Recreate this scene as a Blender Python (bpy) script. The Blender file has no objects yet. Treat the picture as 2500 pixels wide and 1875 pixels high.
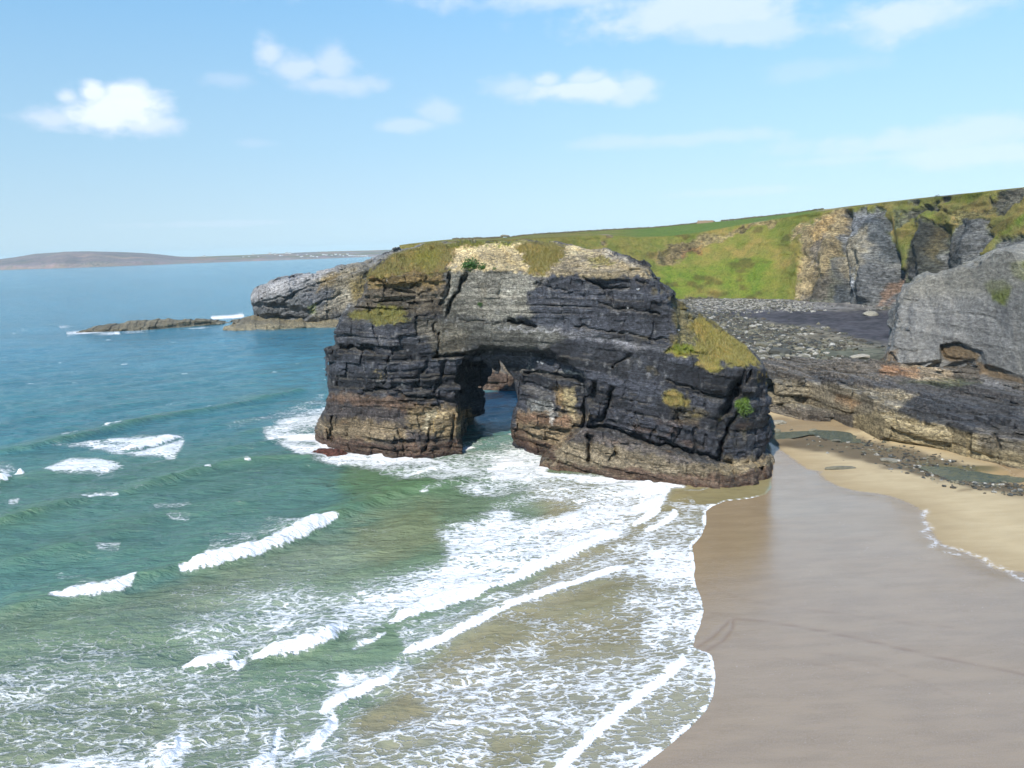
import bpy, math, random, numpy as np
from mathutils import Vector
random.seed(5); rng=np.random.default_rng(7)
sc=bpy.context.scene; COL=sc.collection
PI=math.pi
# ------------------------------------------------------------------ camera geometry (photo pixels 2500x1875 -> world metres)
F=1944.;PT=math.radians(9.69);RL=math.radians(1.9);H=30.
Fw=np.array([0,math.cos(PT),-math.sin(PT)]);U0=np.array([0,math.sin(PT),math.cos(PT)]);R0=np.array([1.,0,0])
Rr=math.cos(RL)*R0-math.sin(RL)*U0;Ur=math.cos(RL)*U0+math.sin(RL)*R0
def ray(px,py): return Fw+(px-1250)/F*Rr+(937.5-py)/F*Ur
def pz(px,py,z=0.):
    d=ray(px,py);t=(z-H)/d[2];return np.array([0,0,H])+t*d
def pyy(px,py,y):
    d=ray(px,py);return np.array([0,0,H])+y/d[1]*d
def proj(x,y,z):
    zz=z-H
    f=y*Fw[1]+zz*Fw[2]; f=np.maximum(f,1e-3)
    r=x*Rr[0]+y*Rr[1]+zz*Rr[2]; u=x*Ur[0]+y*Ur[1]+zz*Ur[2]
    return 1250+F*r/f, 937.5-F*u/f
# ------------------------------------------------------------------ noise
_p=rng.permutation(256).astype(np.int32);PP=np.concatenate([_p,_p]);RV=rng.random(256).astype(np.float32)*2-1
def vn(x,y,z=None,seed=0):
    x=np.asarray(x,np.float32)+seed*17.3;y=np.asarray(y,np.float32)+seed*5.1
    xi=np.floor(x);yi=np.floor(y);fx=x-xi;fy=y-yi
    xi=xi.astype(np.int32)&255;yi=yi.astype(np.int32)&255
    fx=fx*fx*(3-2*fx);fy=fy*fy*(3-2*fy);x1=(xi+1)&255;y1=(yi+1)&255
    if z is None:
        a=PP[xi];b=PP[x1]
        v0=RV[PP[a+yi]]*(1-fx)+RV[PP[b+yi]]*fx
        v1=RV[PP[a+y1]]*(1-fx)+RV[PP[b+y1]]*fx
        return v0*(1-fy)+v1*fy
    z=np.asarray(z,np.float32)+seed*3.7;zi=np.floor(z);fz=z-zi;zi=zi.astype(np.int32)&255;fz=fz*fz*(3-2*fz);z1=(zi+1)&255
    a=PP[xi];b=PP[x1];aa=PP[a+yi];ab=PP[a+y1];ba=PP[b+yi];bb=PP[b+y1]
    def L(k): return (RV[PP[aa+k]]*(1-fx)+RV[PP[ba+k]]*fx)*(1-fy)+(RV[PP[ab+k]]*(1-fx)+RV[PP[bb+k]]*fx)*fy
    return L(zi)*(1-fz)+L(z1)*fz
def fbm(x,y,z=None,o=4,seed=0,g=.5):
    s=0;a=1.;f=1.;t=0
    for i in range(o):
        s=s+a*vn(x*f,y*f,None if z is None else z*f,seed+i);t+=a;a*=g;f*=2.03
    return s/t
def hsh(i,j=0,k=0):
    i=np.asarray(i).astype(np.int32)&255;j=np.asarray(j).astype(np.int32)&255;k=np.asarray(k).astype(np.int32)&255
    return RV[PP[PP[PP[i]+j]+k]]
def sst(a,b,x):
    t=np.clip((x-a)/(b-a),0,1);return t*t*(3-2*t)
# ------------------------------------------------------------------ polygons
def psdf(X,Y,P,closed=True):
    P=np.asarray(P,float);n=len(P);d=np.full(np.shape(X),1e18);ins=np.zeros(np.shape(X),bool)
    for i in range(n if closed else n-1):
        a=P[i];b=P[(i+1)%n];e=b-a;wx=X-a[0];wy=Y-a[1]
        t=np.clip((wx*e[0]+wy*e[1])/(e@e+1e-12),0,1)
        d=np.minimum(d,(wx-t*e[0])**2+(wy-t*e[1])**2)
        if closed and e[1]!=0:
            c=(a[1]<=Y)!=(b[1]<=Y)
            ins^=c&(X<a[0]+(Y-a[1])*e[0]/e[1])
    d=np.sqrt(d)
    return np.where(ins,-d,d) if closed else d
RX0,RY0,RS=-400,380,2.   # raster over photo coordinates, wider than the photo
RW,RH=1640,900
class Ras:
    def __init__(s,init):
        init=np.atleast_1d(np.array(init,np.float32));s.n=len(init);s.a=np.tile(init,(RH,RW,1)).astype(np.float32)
    def _box(s,P,m):
        P=np.asarray(P,float)
        x0=max(int((P[:,0].min()-m-RX0)/RS),0);x1=min(int((P[:,0].max()+m-RX0)/RS)+2,RW)
        y0=max(int((P[:,1].min()-m-RY0)/RS),0);y1=min(int((P[:,1].max()+m-RY0)/RS)+2,RH)
        X,Y=np.meshgrid(RX0+RS*np.arange(x0,x1),RY0+RS*np.arange(y0,y1));return slice(y0,y1),slice(x0,x1),X,Y
    def poly(s,P,v,soft=4,alpha=1.,add=False):
        ys,xs,X,Y=s._box(P,soft)
        if X.size==0:return
        m=(1-sst(-soft,soft,psdf(X,Y,P)))[...,None]*alpha
        v=np.array(v,np.float32)
        if add: s.a[ys,xs]+=m*v
        else: s.a[ys,xs]=s.a[ys,xs]*(1-m)+m*v
    def line(s,P,v,w=4,soft=None,alpha=1.,add=False,mx=False):
        soft=w*.5 if soft is None else soft
        ys,xs,X,Y=s._box(P,w+soft)
        if X.size==0:return
        m=(1-sst(w-soft,w+soft,psdf(X,Y,P,False)))[...,None]*alpha
        v=np.array(v,np.float32)
        if mx: s.a[ys,xs]=np.maximum(s.a[ys,xs],m*v)
        elif add: s.a[ys,xs]+=m*v
        else: s.a[ys,xs]=s.a[ys,xs]*(1-m)+m*v
    def get(s,px,py):
        u=np.clip((px-RX0)/RS,0,RW-1.01);v=np.clip((py-RY0)/RS,0,RH-1.01)
        i=u.astype(np.int32);j=v.astype(np.int32);fu=(u-i)[...,None].astype(np.float32);fv=(v-j)[...,None].astype(np.float32)
        A=s.a;r=(A[j,i]*(1-fu)+A[j,i+1]*fu)*(1-fv)+(A[j+1,i]*(1-fu)+A[j+1,i+1]*fu)*fv
        return r[...,0] if s.n==1 else r
def pl(x,pts):
    pts=np.asarray(pts,float);return np.interp(x,pts[:,0],pts[:,1])
KA=.66
def al(r,g,b,k=KA):      # colour seen in sunlight -> albedo
    c=np.array([r,g,b])/255.;return np.where(c<.04045,c/12.92,((c+.055)/1.055)**2.4)*k
# ------------------------------------------------------------------ objects
def tag(o,label=None,cat=None,group=None,kind=None):
    if label:o['label']=label
    if cat:o['category']=cat
    if group:o['group']=group
    if kind:o['kind']=kind
    return o
def empty(name,loc=(0,0,0)):
    o=bpy.data.objects.new(name,None);COL.objects.link(o);o.location=loc;return o
def mesh_np(name,V,Fc,mat,parent=None,smooth=True,attrs=None,col=None):
    """V (n,3); Fc (m,k) all same k"""
    V=np.asarray(V,np.float32);Fc=np.asarray(Fc,np.int32);m,k=Fc.shape
    me=bpy.data.meshes.new(name)
    me.vertices.add(len(V));me.vertices.foreach_set('co',V.ravel())
    me.loops.add(m*k);me.loops.foreach_set('vertex_index',Fc.ravel())
    me.polygons.add(m);me.polygons.foreach_set('loop_start',np.arange(0,m*k,k,dtype=np.int32))
    me.polygons.foreach_set('use_smooth',np.full(m,smooth))
    me.update();
    if col is not None:
        a=me.attributes.new('Col','FLOAT_COLOR','POINT');c=np.ones((len(V),4),np.float32);c[:,:3]=col;a.data.foreach_set('color',c.ravel())
    for n,v in (attrs or {}).items():
        a=me.attributes.new(n,'FLOAT','POINT');a.data.foreach_set('value',np.asarray(v,np.float32).ravel())
    me.materials.append(mat)
    o=bpy.data.objects.new(name,me);COL.objects.link(o)
    if parent: 
        o.parent=parent;o.matrix_parent_inverse=parent.matrix_basis.inverted()
    return o
def grid_faces(nu,nv):
    i=np.arange((nu-1)*(nv-1));u=i//(nv-1);v=i%(nv-1);a=u*nv+v
    return np.stack([a,a+nv,a+nv+1,a+1],1)
def surfnets(f,org,h):
    """naive surface nets; f<0 inside. returns V,F"""
    f=f.astype(np.float32);nx,ny,nz=f.shape;s=f<0
    c=np.zeros((nx-1,ny-1,nz-1),np.uint8)
    for dx in(0,1):
        for dy in(0,1):
            for dz in(0,1): c+=s[dx:nx-1+dx,dy:ny-1+dy,dz:nz-1+dz]
    act=(c>0)&(c<8);I=np.argwhere(act).astype(np.int32);idx=np.full(act.shape,-1,np.int32);idx[act]=np.arange(len(I))
    acc=np.zeros((len(I),3),np.float32);cnt=np.zeros(len(I),np.float32)
    ix,iy,iz=I.T
    def val(o): return f[ix+o[0],iy+o[1],iz+o[2]]
    for ax in range(3):
        for a in(0,1):
            for b in(0,1):
                o0=[0,0,0];oth=[k for k in range(3) if k!=ax];o0[oth[0]]=a;o0[oth[1]]=b;o1=list(o0);o1[ax]=1
                v0=val(o0);v1=val(o1);m=(v0<0)!=(v1<0);t=np.where(m,v0/(v0-v1+1e-12),0)
                p=np.stack([np.full(len(I),q,np.float32) for q in o0],1);p[:,ax]=t
                acc[m]+=p[m];cnt[m]+=1
    V=(I+acc/np.maximum(cnt,1)[:,None])*h+np.array(org,np.float32)
    Q=[]
    for ax in range(3):
        sl0=[slice(None)]*3;sl1=[slice(None)]*3;sl0[ax]=slice(0,-1);sl1[ax]=slice(1,None)
        a=s[tuple(sl0)];b=s[tuple(sl1)];e=np.argwhere(a!=b)
        o=[k for k in range(3) if k!=ax]
        ok=(e[:,o[0]]>0)&(e[:,o[1]]>0)&(e[:,o[0]]<f.shape[o[0]]-1)&(e[:,o[1]]<f.shape[o[1]]-1);e=e[ok]
        def cell(d0,d1):
            k=e.copy();k[:,o[0]]-=d0;k[:,o[1]]-=d1;return idx[k[:,0],k[:,1],k[:,2]]
        q=np.stack([cell(0,0),cell(1,0),cell(1,1),cell(0,1)],1)
        flip=s[e[:,0],e[:,1],e[:,2]]
        if ax==1: flip=~flip
        q=np.where(flip[:,None],q,q[:,::-1]);q=q[(q>=0).all(1)];Q.append(q)
    return V,np.concatenate(Q)
def vnormals(V,Fq):
    a=V[Fq[:,2]]-V[Fq[:,0]];b=V[Fq[:,3]]-V[Fq[:,1]];n=np.cross(a,b);N=np.zeros_like(V)
    for k in range(4):
        for c in range(3): N[:,c]+=np.bincount(Fq[:,k],n[:,c],len(V))
    return N/(np.linalg.norm(N,axis=1,keepdims=True)+1e-9)
# ------------------------------------------------------------------ materials
def newmat(name):
    m=bpy.data.materials.new(name);m.use_nodes=True;nt=m.node_tree;b=nt.nodes['Principled BSDF'];return m,nt,b
def N(nt,t,**kw):
    n=nt.nodes.new(t)
    for k,v in kw.items():
        if k in n.inputs.keys(): n.inputs[k].default_value=v
        else: setattr(n,k,v)
    return n
def math_(nt,op,a,b=None,c=None,clamp=False):
    n=nt.nodes.new('ShaderNodeMath');n.operation=op;n.use_clamp=clamp
    for i,v in enumerate((a,b,c)):
        if v is None:continue
        if isinstance(v,(int,float)): n.inputs[i].default_value=v
        else: nt.links.new(v,n.inputs[i])
    return n.outputs[0]
def maprange(nt,v,a,b,c=0.,d=1.,smooth=True):
    n=nt.nodes.new('ShaderNodeMapRange');n.interpolation_type='SMOOTHSTEP' if smooth else 'LINEAR'
    nt.links.new(v,n.inputs[0])
    for i,q in enumerate((a,b,c,d)):
        if isinstance(q,(int,float)): n.inputs[i+1].default_value=q
        else: nt.links.new(q,n.inputs[i+1])
    return n.outputs[0]
def mix(nt,fac,a,b,mode='MIX'):
    n=nt.nodes.new('ShaderNodeMix');n.data_type='RGBA';n.blend_type=mode
    for i,v in ((0,fac),(6,a),(7,b)):
        if isinstance(v,(int,float)): n.inputs[i].default_value=v
        elif isinstance(v,(tuple,list,np.ndarray)): n.inputs[i].default_value=tuple(v)[:3]+(1,)
        else: nt.links.new(v,n.inputs[i])
    return n.outputs[2]
def pos(nt,scale=(1,1,1),rot=(0,0,0)):
    g=nt.nodes.new('ShaderNodeNewGeometry');m=nt.nodes.new('ShaderNodeMapping');m.inputs['Scale'].default_value=scale;m.inputs['Rotation'].default_value=rot
    nt.links.new(g.outputs['Position'],m.inputs['Vector']);return m.outputs[0]
def noise(nt,vec,scale,detail=4,rough=.55,dist=0.):
    n=nt.nodes.new('ShaderNodeTexNoise');n.inputs['Scale'].default_value=scale;n.inputs['Detail'].default_value=detail
    n.inputs['Roughness'].default_value=rough;n.inputs['Distortion'].default_value=dist;nt.links.new(vec,n.inputs['Vector']);return n.outputs[0]
def attr(nt,name):
    a=nt.nodes.new('ShaderNodeAttribute');a.attribute_name=name;return a
def bump(nt,h,strength,dist,nrm=None):
    b=nt.nodes.new('ShaderNodeBump');b.inputs['Strength'].default_value=strength;b.inputs['Distance'].default_value=dist
    nt.links.new(h,b.inputs['Height'])
    if nrm is not None: nt.links.new(nrm,b.inputs['Normal'])
    return b.outputs[0]
def rock_mat(name,sz=1.,bs=.6,rot=(0,0,0),cr=.55,zs=7,kk=1.):
    m,nt,b=newmat(name);c=attr(nt,'Col').outputs['Color']
    v=pos(nt,(1,1,zs),rot);n1=noise(nt,v,1.3/sz,7,.7);n2=noise(nt,pos(nt),2.7/sz,5,.6);n3=noise(nt,pos(nt),9/sz,3,.6)
    vo=nt.nodes.new('ShaderNodeTexVoronoi');vo.feature='DISTANCE_TO_EDGE';vo.inputs['Scale'].default_value=.8/sz
    nt.links.new(pos(nt,(1,1,2.2),rot),vo.inputs['Vector']);ck=maprange(nt,vo.outputs['Distance'],0.,.06)
    k=math_(nt,'MULTIPLY',maprange(nt,n1,.3,.7,1-.55*kk,1+.6*kk),maprange(nt,n2,.3,.7,1-.38*kk,1+.42*kk));k=math_(nt,'MULTIPLY',k,maprange(nt,ck,0.,1.,cr,1.))
    k=math_(nt,'MULTIPLY',k,maprange(nt,n3,.25,.75,.8,1.2))
    n4=noise(nt,pos(nt,(1,1,15),rot),.7/sz,4,.5);bl=maprange(nt,math_(nt,'ABSOLUTE',math_(nt,'SUBTRACT',n4,.5)),.0,.022,1-.6*kk,1.);k=math_(nt,'MULTIPLY',k,bl);k=math_(nt,'MULTIPLY',k,maprange(nt,math_(nt,'ABSOLUTE',math_(nt,'SUBTRACT',n4,.56)),.0,.012,1+.7*kk,1.))  # dark bed cracks, then thin pale lines painting edge highlights into the colour
    n5=noise(nt,pos(nt,(6,6,.9),rot),.5/sz,4,.55);k=math_(nt,'MULTIPLY',k,maprange(nt,math_(nt,'ABSOLUTE',math_(nt,'SUBTRACT',n5,.52)),.0,.012,1-.35*kk,1.))
    mm=nt.nodes.new('ShaderNodeVectorMath');mm.operation='SCALE';nt.links.new(c,mm.inputs[0]);nt.links.new(k,mm.inputs['Scale'])
    nt.links.new(mm.outputs[0],b.inputs['Base Color']);b.inputs['Roughness'].default_value=.7;b.inputs['Specular IOR Level'].default_value=.3
    h=math_(nt,'ADD',math_(nt,'MULTIPLY',n1,1.),math_(nt,'MULTIPLY',n2,.5));h=math_(nt,'ADD',h,math_(nt,'MULTIPLY',ck,.25*(1-cr)))
    h=math_(nt,'ADD',h,math_(nt,'MULTIPLY',n3,.18));h=math_(nt,'ADD',h,math_(nt,'MULTIPLY',bl,.35))
    nt.links.new(bump(nt,h,bs,.55*sz),b.inputs['Normal']);return m
def turf_mat(name,sz=1.):
    m,nt,b=newmat(name);c=attr(nt,'Col').outputs['Color']
    n1=noise(nt,pos(nt),.45/sz,5,.65);n2=noise(nt,pos(nt),2.5/sz,4,.7);n3=noise(nt,pos(nt),9/sz,2,.6)
    c2=mix(nt,maprange(nt,n1,.38,.62),c,mix(nt,1.,c,(1.4,1.15,1.3),'MULTIPLY'))
    c2=mix(nt,maprange(nt,n2,.45,.75),c2,mix(nt,1.,c2,(.55,.62,.6),'MULTIPLY'))
    k=maprange(nt,n3,.3,.7,.75,1.25);mm=nt.nodes.new('ShaderNodeVectorMath');mm.operation='SCALE';nt.links.new(c2,mm.inputs[0]);nt.links.new(k,mm.inputs['Scale'])
    nt.links.new(mm.outputs[0],b.inputs['Base Color']);b.inputs['Roughness'].default_value=.9;b.inputs['Specular IOR Level'].default_value=.1
    h=math_(nt,'ADD',n2,math_(nt,'MULTIPLY',n3,.4));nt.links.new(bump(nt,h,.8,.5*sz),b.inputs['Normal']);return m
def plain_mat(name,col,rough=.8,vary=.25,scale=3.,spec=.3):
    m,nt,b=newmat(name);n=noise(nt,pos(nt),scale,4,.6)
    nt.links.new(mix(nt,maprange(nt,n,.3,.7),tuple(np.array(col)*(1-vary)),tuple(np.minimum(np.array(col)*(1+vary),.95))),b.inputs['Base Color'])
    b.inputs['Roughness'].default_value=rough;b.inputs['Specular IOR Level'].default_value=spec;return m
M_ROCK=rock_mat('slate');M_ROCKF=rock_mat('far_slate',2.2,.5,(0,math.radians(15),0));M_TURF=turf_mat('turf');M_TURFF=turf_mat('hill_turf',3.)
M_TURFD=turf_mat('distant_turf',60.);M_HROCK=rock_mat('hill_rock',3.2,.9,cr=.85);M_SHELF=rock_mat('shelf_rock',1.2,.6);M_SLAB=rock_mat('slab_rock',1.7,.7,cr=.96,zs=3.2,kk=.5)
# ------------------------------------------------------------------ rock engine
def strata_tab(seed,t0,t1,n=4000,res=.05):
    r=np.random.default_rng(seed);a=np.zeros(n,np.float32);c=np.zeros(n,np.float32);g=np.zeros(n,np.int32);i=0;k=0
    while i<n:
        w=int(r.uniform(t0,t1)**1.0/res) if r.random()<.75 else int(r.uniform(t1,t1*2.2)/res)
        w=max(w,2);o=r.uniform(-1,1)
        if r.random()<.14:o=1.9;w=max(w//2,3)
        a[i:i+w]=o;c[i:i+w]=r.uniform(-1,1);g[i:i+w]=k;i+=w;k+=1
    kk=np.ones(3)/3;a=np.convolve(a,kk,'same');return a,c,g
class Bed:
    def __init__(s,seed,fold,t0=.25,t1=.8,amp=.3,block=.5,bw=2.6,big=.8,bigl=7.,cleft=.5,u=lambda x,y:x*1.05+y*.3):
        s.seed=seed;s.fold=fold;s.amp=amp;s.block=block;s.bw=bw;s.big=big;s.bigl=bigl;s.cl=cleft;s.u=u;s.af=None
        s.a,s.c,s.g=strata_tab(seed,t0,t1);s.A,s.C,s.G=strata_tab(seed+50,t1*2.,t1*4.5)
    def ij(s,x,y,z):
        ss=z-s.fold(x,z)+.35*vn(x*.12,y*.12,z*.1,s.seed)
        return np.clip(((ss+60)/.05).astype(np.int32),0,3999)
    def disp(s,x,y,z):
        i=s.ij(x,y,z);u=s.u(x,y)+.5*vn(x*.4,y*.4,z*.5,s.seed+3)
        fade=.12+.88*sst(-.3,.35,vn(x*.09,y*.09,z*.12,s.seed+9)+.4*vn(x*.3,y*.3,z*.3,s.seed+10));A=1. if s.af is None else s.af(x,y,z);fade=fade*A
        d=s.amp*s.a[i]*fade
        G=s.G[i]
        cw=s.bw*(1+.5*hsh(G,3,s.seed));uu=u/cw+hsh(G,7,s.seed)*3;ci=np.floor(uu);fr=np.abs(uu-ci-.5)*2
        d=d+s.block*A*hsh(ci,G,s.seed)*1.0
        open_=hsh(ci,G,s.seed+40)>.1
        d=d+s.cl*A*sst(.86,1.,fr)*open_
        g2=s.g[i];cw2=s.bw*.42;u2=u/cw2+hsh(g2,1,s.seed)*5;c2=np.floor(u2)
        d=d+s.block*.33*A*hsh(c2,g2,s.seed+11)
        L=s.bigl
        d=d+s.big*fbm(x/L,y/L,z/L,3,s.seed+20)+.16*s.big*vn(x*.9,y*.9,z*1.1,s.seed+31)+.1*s.big*vn(x*2.2,y*2.2,z*2.6,s.seed+33)
        return d
    def tint(s,x,y,z):
        i=s.ij(x,y,z);u=s.u(x,y);ci=np.floor(u/s.bw+hsh(s.G[i],7,s.seed)*3)
        return .20*s.c[i]+.16*hsh(ci,s.G[i],s.seed+5)+.18*fbm(x*.35,y*.35,z*.5,3,s.seed+8)
def rockmass(bounds,h,base,bed,band=2.4,warp=0,post=None):
    x0,x1,y0,y1,z0,z1=bounds
    X=np.arange(x0,x1,h,dtype=np.float32);Y=np.arange(y0,y1,h,dtype=np.float32);Z=np.arange(z0,z1,h,dtype=np.float32)
    f=np.empty((len(X),len(Y),len(Z)),np.float32)
    Yg,Zg=np.meshgrid(Y,Z,indexing='ij')
    CH=24
    for i in range(0,len(X),CH):
        xs=X[i:i+CH][:,None,None]
        f[i:i+CH]=base(xs+0*Yg[None],Yg[None]+0*xs,Zg[None]+0*xs)
    m=np.abs(f)<band
    I=np.nonzero(m);px,py,pz_=X[I[0]],Y[I[1]],Z[I[2]]
    if warp:
        f[m]=base(px+warp*.0,py,pz_,warp)
    f[m]+=bed.disp(px,py,pz_).astype(np.float32)
    if post is not None:
        f[m]=post(px,py,pz_,f[m])
        for i in range(0,len(X),CH):
            xs=X[i:i+CH][:,None,None];g=f[i:i+CH];a=np.broadcast_to
            g[...]=post(a(xs,g.shape),a(Yg[None],g.shape),a(Zg[None],g.shape),g)
    V,Q=surfnets(f,(x0,y0,z0),h);return biggest(V,Q)
def comps(V,Q):
    lb=np.arange(len(V))
    for _ in range(400):
        m=lb[Q].min(1);nl=lb.copy()
        for k in range(4): np.minimum.at(nl,Q[:,k],m)
        nl=nl[nl];nl=nl[nl]
        if (nl==lb).all():break
        lb=nl
    return lb
def biggest(V,Q):
    lb=comps(V,Q);c=np.bincount(lb,minlength=len(V));k=c.argmax();q=Q[lb[Q[:,0]]==k];u,inv=np.unique(q.ravel(),return_inverse=True);return V[u],inv.reshape(q.shape)

# ================================================================== SEA ARCH
yc_pts=[(-40,136),(-34,131.5),(-29.5,124.8),(-24,120.5),(-18,116.6),(-12.5,116.6),(-8,117),(-3,113.5),(3,110),(10,105.8),(18,101.5),(25,98.6),(30,99.5),(33,102.5),(36,108),(39,118)]
SIL=[(777,1060),(775,1040),(797,1002),(810,959),(804,915),(801,857),(824,847),(819,825),(831,796),(837,781),(858,767),(880,752),(887,724),(905,677),(938,648),(967,626),(1000,611),(1060,603),(1095,601),(1153,598),(1262,587),(1327,592),(1385,600),(1432,615),(1479,616),(1515,627),(1573,652),(1587,674),(1620,710),(1645,735),(1663,742),(1688,772),(1704,772),(1743,796),(1809,843),(1852,890),(1868,925),(1864,992),(1878,1043),(1880,1098),(1896,1125),(1899,1156),(1900,1215),(1300,1215),(1150,1150),(760,1150),(768,1085)]
OUT=Ras([60.]);ys,xs,X_,Y_=OUT._box(SIL,80);OUT.a[ys,xs,0]=np.minimum(60,psdf(X_,Y_,SIL));OUT.a[OUT.a>59]=60
S=Ras([0.])
PXg=RX0+RS*np.arange(RW);PYg=RY0+RS*np.arange(RH)
def coladd(fn): # fn(px column array, py grid)-> add
    S.a[...,0]+=fn(PXg[None,:],PYg[:,None]).astype(np.float32)
eL=[(860,690),(900,672),(985,666),(1090,664),(1112,658),(1300,668),(1580,674),(1600,705),(1645,765),(1655,857),(1700,880),(1745,900),(1800,888),(1860,893)]
sL=[(860,600),(905,660),(938,645),(967,622),(1000,608),(1153,596),(1262,585),(1327,590),(1385,598),(1432,612),(1479,613),(1573,648),(1590,672),(1645,733),(1663,740),(1704,770),(1743,794),(1809,841),(1852,886)]
dL=[(860,3),(938,4),(1000,7),(1300,9),(1430,7),(1560,3),(1600,1.5),(1640,2),(1660,6),(1740,8),(1820,6),(1860,3)]
def topf(px,py):
    e=pl(px,eL);s=np.minimum(pl(px,sL),e-6);t=np.clip((e-py)/(e-s),0,1.4);return t*pl(px,dL)
coladd(topf)
lL=[(780,800),(830,797),(855,788),(930,790),(1000,790),(1010,770),(1060,765)]
coladd(lambda px,py: np.clip((pl(px,lL)-py)/28,0,1)*4.2*(1-sst(985,1095,px+0*py)))
coladd(lambda px,py: sst(0,90,700-py)*1.2*(1-sst(985,1095,px+0*py)))
# lower plinths
bL=[(770,955),(900,962),(1010,985),(1100,1000),(1150,1003)]
coladd(lambda px,py: -(1.0*np.clip((py-pl(px,bL))/5,0,1)+1.3*sst(0,110,py-pl(px,bL)))*(px<1170))
bR=[(1300,1150),(1335,1108),(1400,1043),(1435,1043),(1470,1052),(1560,1074),(1650,1104),(1730,1126),(1790,1140),(1850,1132),(1870,1108),(1900,1108)]
coladd(lambda px,py: -(3.0*np.clip((py-pl(px,bR))/6,0,1)+1.2*sst(10,90,py-pl(px,bR)))*(px>1305))
# the alcove beside the opening, tapering out to the right
S.poly([(1130,905),(1138,872),(1165,853),(1215,846),(1290,850),(1350,868),(1400,893),(1430,918),(1436,960),(1432,1045),(1345,1112),(1300,1130),(1130,1130),(1150,1000)],3.6,5,add=True)
S.poly([(1150,905),(1170,875),(1230,862),(1300,880),(1310,930),(1290,1000),(1280,1120),(1150,1120)],1.8,22,add=True)
S.poly([(1262,905),(1440,935),(1440,1045),(1270,1045)],-1.1,3,add=True)   # stepped ledge inside it
S.poly([(1262,905),(1330,915),(1380,970),(1290,960)],1.0,12,add=True)
S.poly([(1300,1005),(1440,1012),(1432,1050),(1345,1115),(1290,1115)],-1.0,4,add=True)
# clefts, undercuts, caves
for P,w,d in [([(1133,672),(1120,715),(1090,765)],5,2.2),([(1102,670),(1098,700),(1075,745)],4,1.5),([(1068,785),(1068,868)],3,1.6),([(1249,779),(1275,787),(1302,799)],5,2.6),([(1130,775),(1200,790),(1249,779)],1.5,.7),
    ([(1449,937),(1433,984),(1427,1030)],7,3.6),([(1494,950),(1488,976),(1466,1028)],6,2.6),([(1440,1068),(1437,1116)],7,3.2),([(1400,1036),(1470,1044),(1560,1066),(1650,1096),(1730,1118),(1790,1131)],4.5,1.9),
    ([(1804,940),(1790,975),(1775,1000)],13,3.2),([(1797,1015),(1772,1060),(1750,1122)],7,2.4),([(1838,900),(1828,935)],4,1.8),([(1818,905),(1806,940)],4,1.6),
    ([(893,948),(950,955),(1057,974),(1130,988)],4,1.3),([(822,851),(860,849),(915,852)],5,2.),([(1061,869),(1130,866),(1180,852)],5,1.9),([(817,1013),(813,1075)],3,1.4),([(1090,884),(1078,925),(1066,962)],6,1.5),
    ([(1043,880),(1030,915),(1020,945)],5,1.2),([(948,900),(940,940)],3,1.),([(1108,1010),(1100,1095)],5,1.4),([(1050,1035),(1035,1105)],4,1.3),([(975,1040),(985,1105)],3,.8),
    ([(910,690),(955,700),(1010,712),(1060,708)],3,1.2),([(925,735),(980,738),(1030,745)],3.5,1.2),([(1000,700),(1040,680)],4,1.),([(1420,680),(1480,700),(1540,705)],3,1.1),([(1560,690),(1575,700)],4,1.),
    ([(1400,795),(1440,802),(1490,808),(1580,822),(1630,828)],2.5,1.),([(1455,740),(1530,752),(1610,768)],2.5,.9),([(1310,690),(1330,700),(1420,716)],2.,.7),([(1475,700),(1495,735)],4,1.2),([(1600,1040),(1590,1085)],3,.8),
    ([(1535,860),(1520,885),(1500,900)],3,.9),([(1660,1020),(1650,1085)],3,1.),([(1705,1040),(1690,1105)],3,1.),([(1555,1010),(1560,1060)],2,.7),([(1620,925),(1700,955),(1780,975)],2.5,1.),([(1280,905),(1350,912),(1425,926)],3.5,1.6),([(1500,1095),(1490,1125)],2.5,1.1)]:
    S.line(P,d*.95,w*.72,w*.75,add=True)
_yx=np.array(yc_pts)
def ycurve(x): return np.interp(x,_yx[:,0],_yx[:,1]).astype(np.float32)
def arch_base(x,y,z,warp=0):
    px,py=proj(x,y,z);yc=ycurve(x);qx,qy=px,py
    if warp:
        qx=px+warp*(10*vn(x*.55,y*.3,z*.55,41)+6*vn(x*1.6,y,z*1.6,42));qy=py+warp*(8*vn(x*.5,y*.3,z*.5,43)+4*vn(x*1.7,y,z*1.7,44))
    f=(yc+S.get(qx,qy)-y)*.85
    o=OUT.get(px,py)*(y/F)
    f=np.maximum(f,o)
    f=np.maximum(f,(y-(yc+24+3*vn(x*.1,z*.15,None,4)))*.9)
    # passage through the rock, narrowing towards the back
    t=np.clip((y-117)/27,0,1)
    zc=np.clip(z,0,16)
    xl=-8.3+(5.0+.10*np.clip(z,0,12))*sst(.60,.86,t)+.06*zc*(1-t)+.5*vn(y*.35,z*.4,None,6)-np.where((z>2.9)&(z<12),.45,-.3)*np.clip(t*3-1.6,0,1)
    xr=-.3+1.7*t-.42*np.clip(z-6,0,12)+.5*vn(y*.3,z*.4,None,8)
    zt=15.-5.6*t+.8*vn(x*.4,y*.3,None,12)
    tun=np.maximum(np.maximum(xl-x,x-xr),z-zt)
    tun=np.maximum(tun,108-y)
    return np.maximum(f,-tun)
def afold(x,z):
    k=np.clip((22-z)/10,.25,1)
    return -.17*np.clip(x-3,0,60)*k+.03*np.clip(x,-40,0)
AM=Ras([.95])
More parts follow.
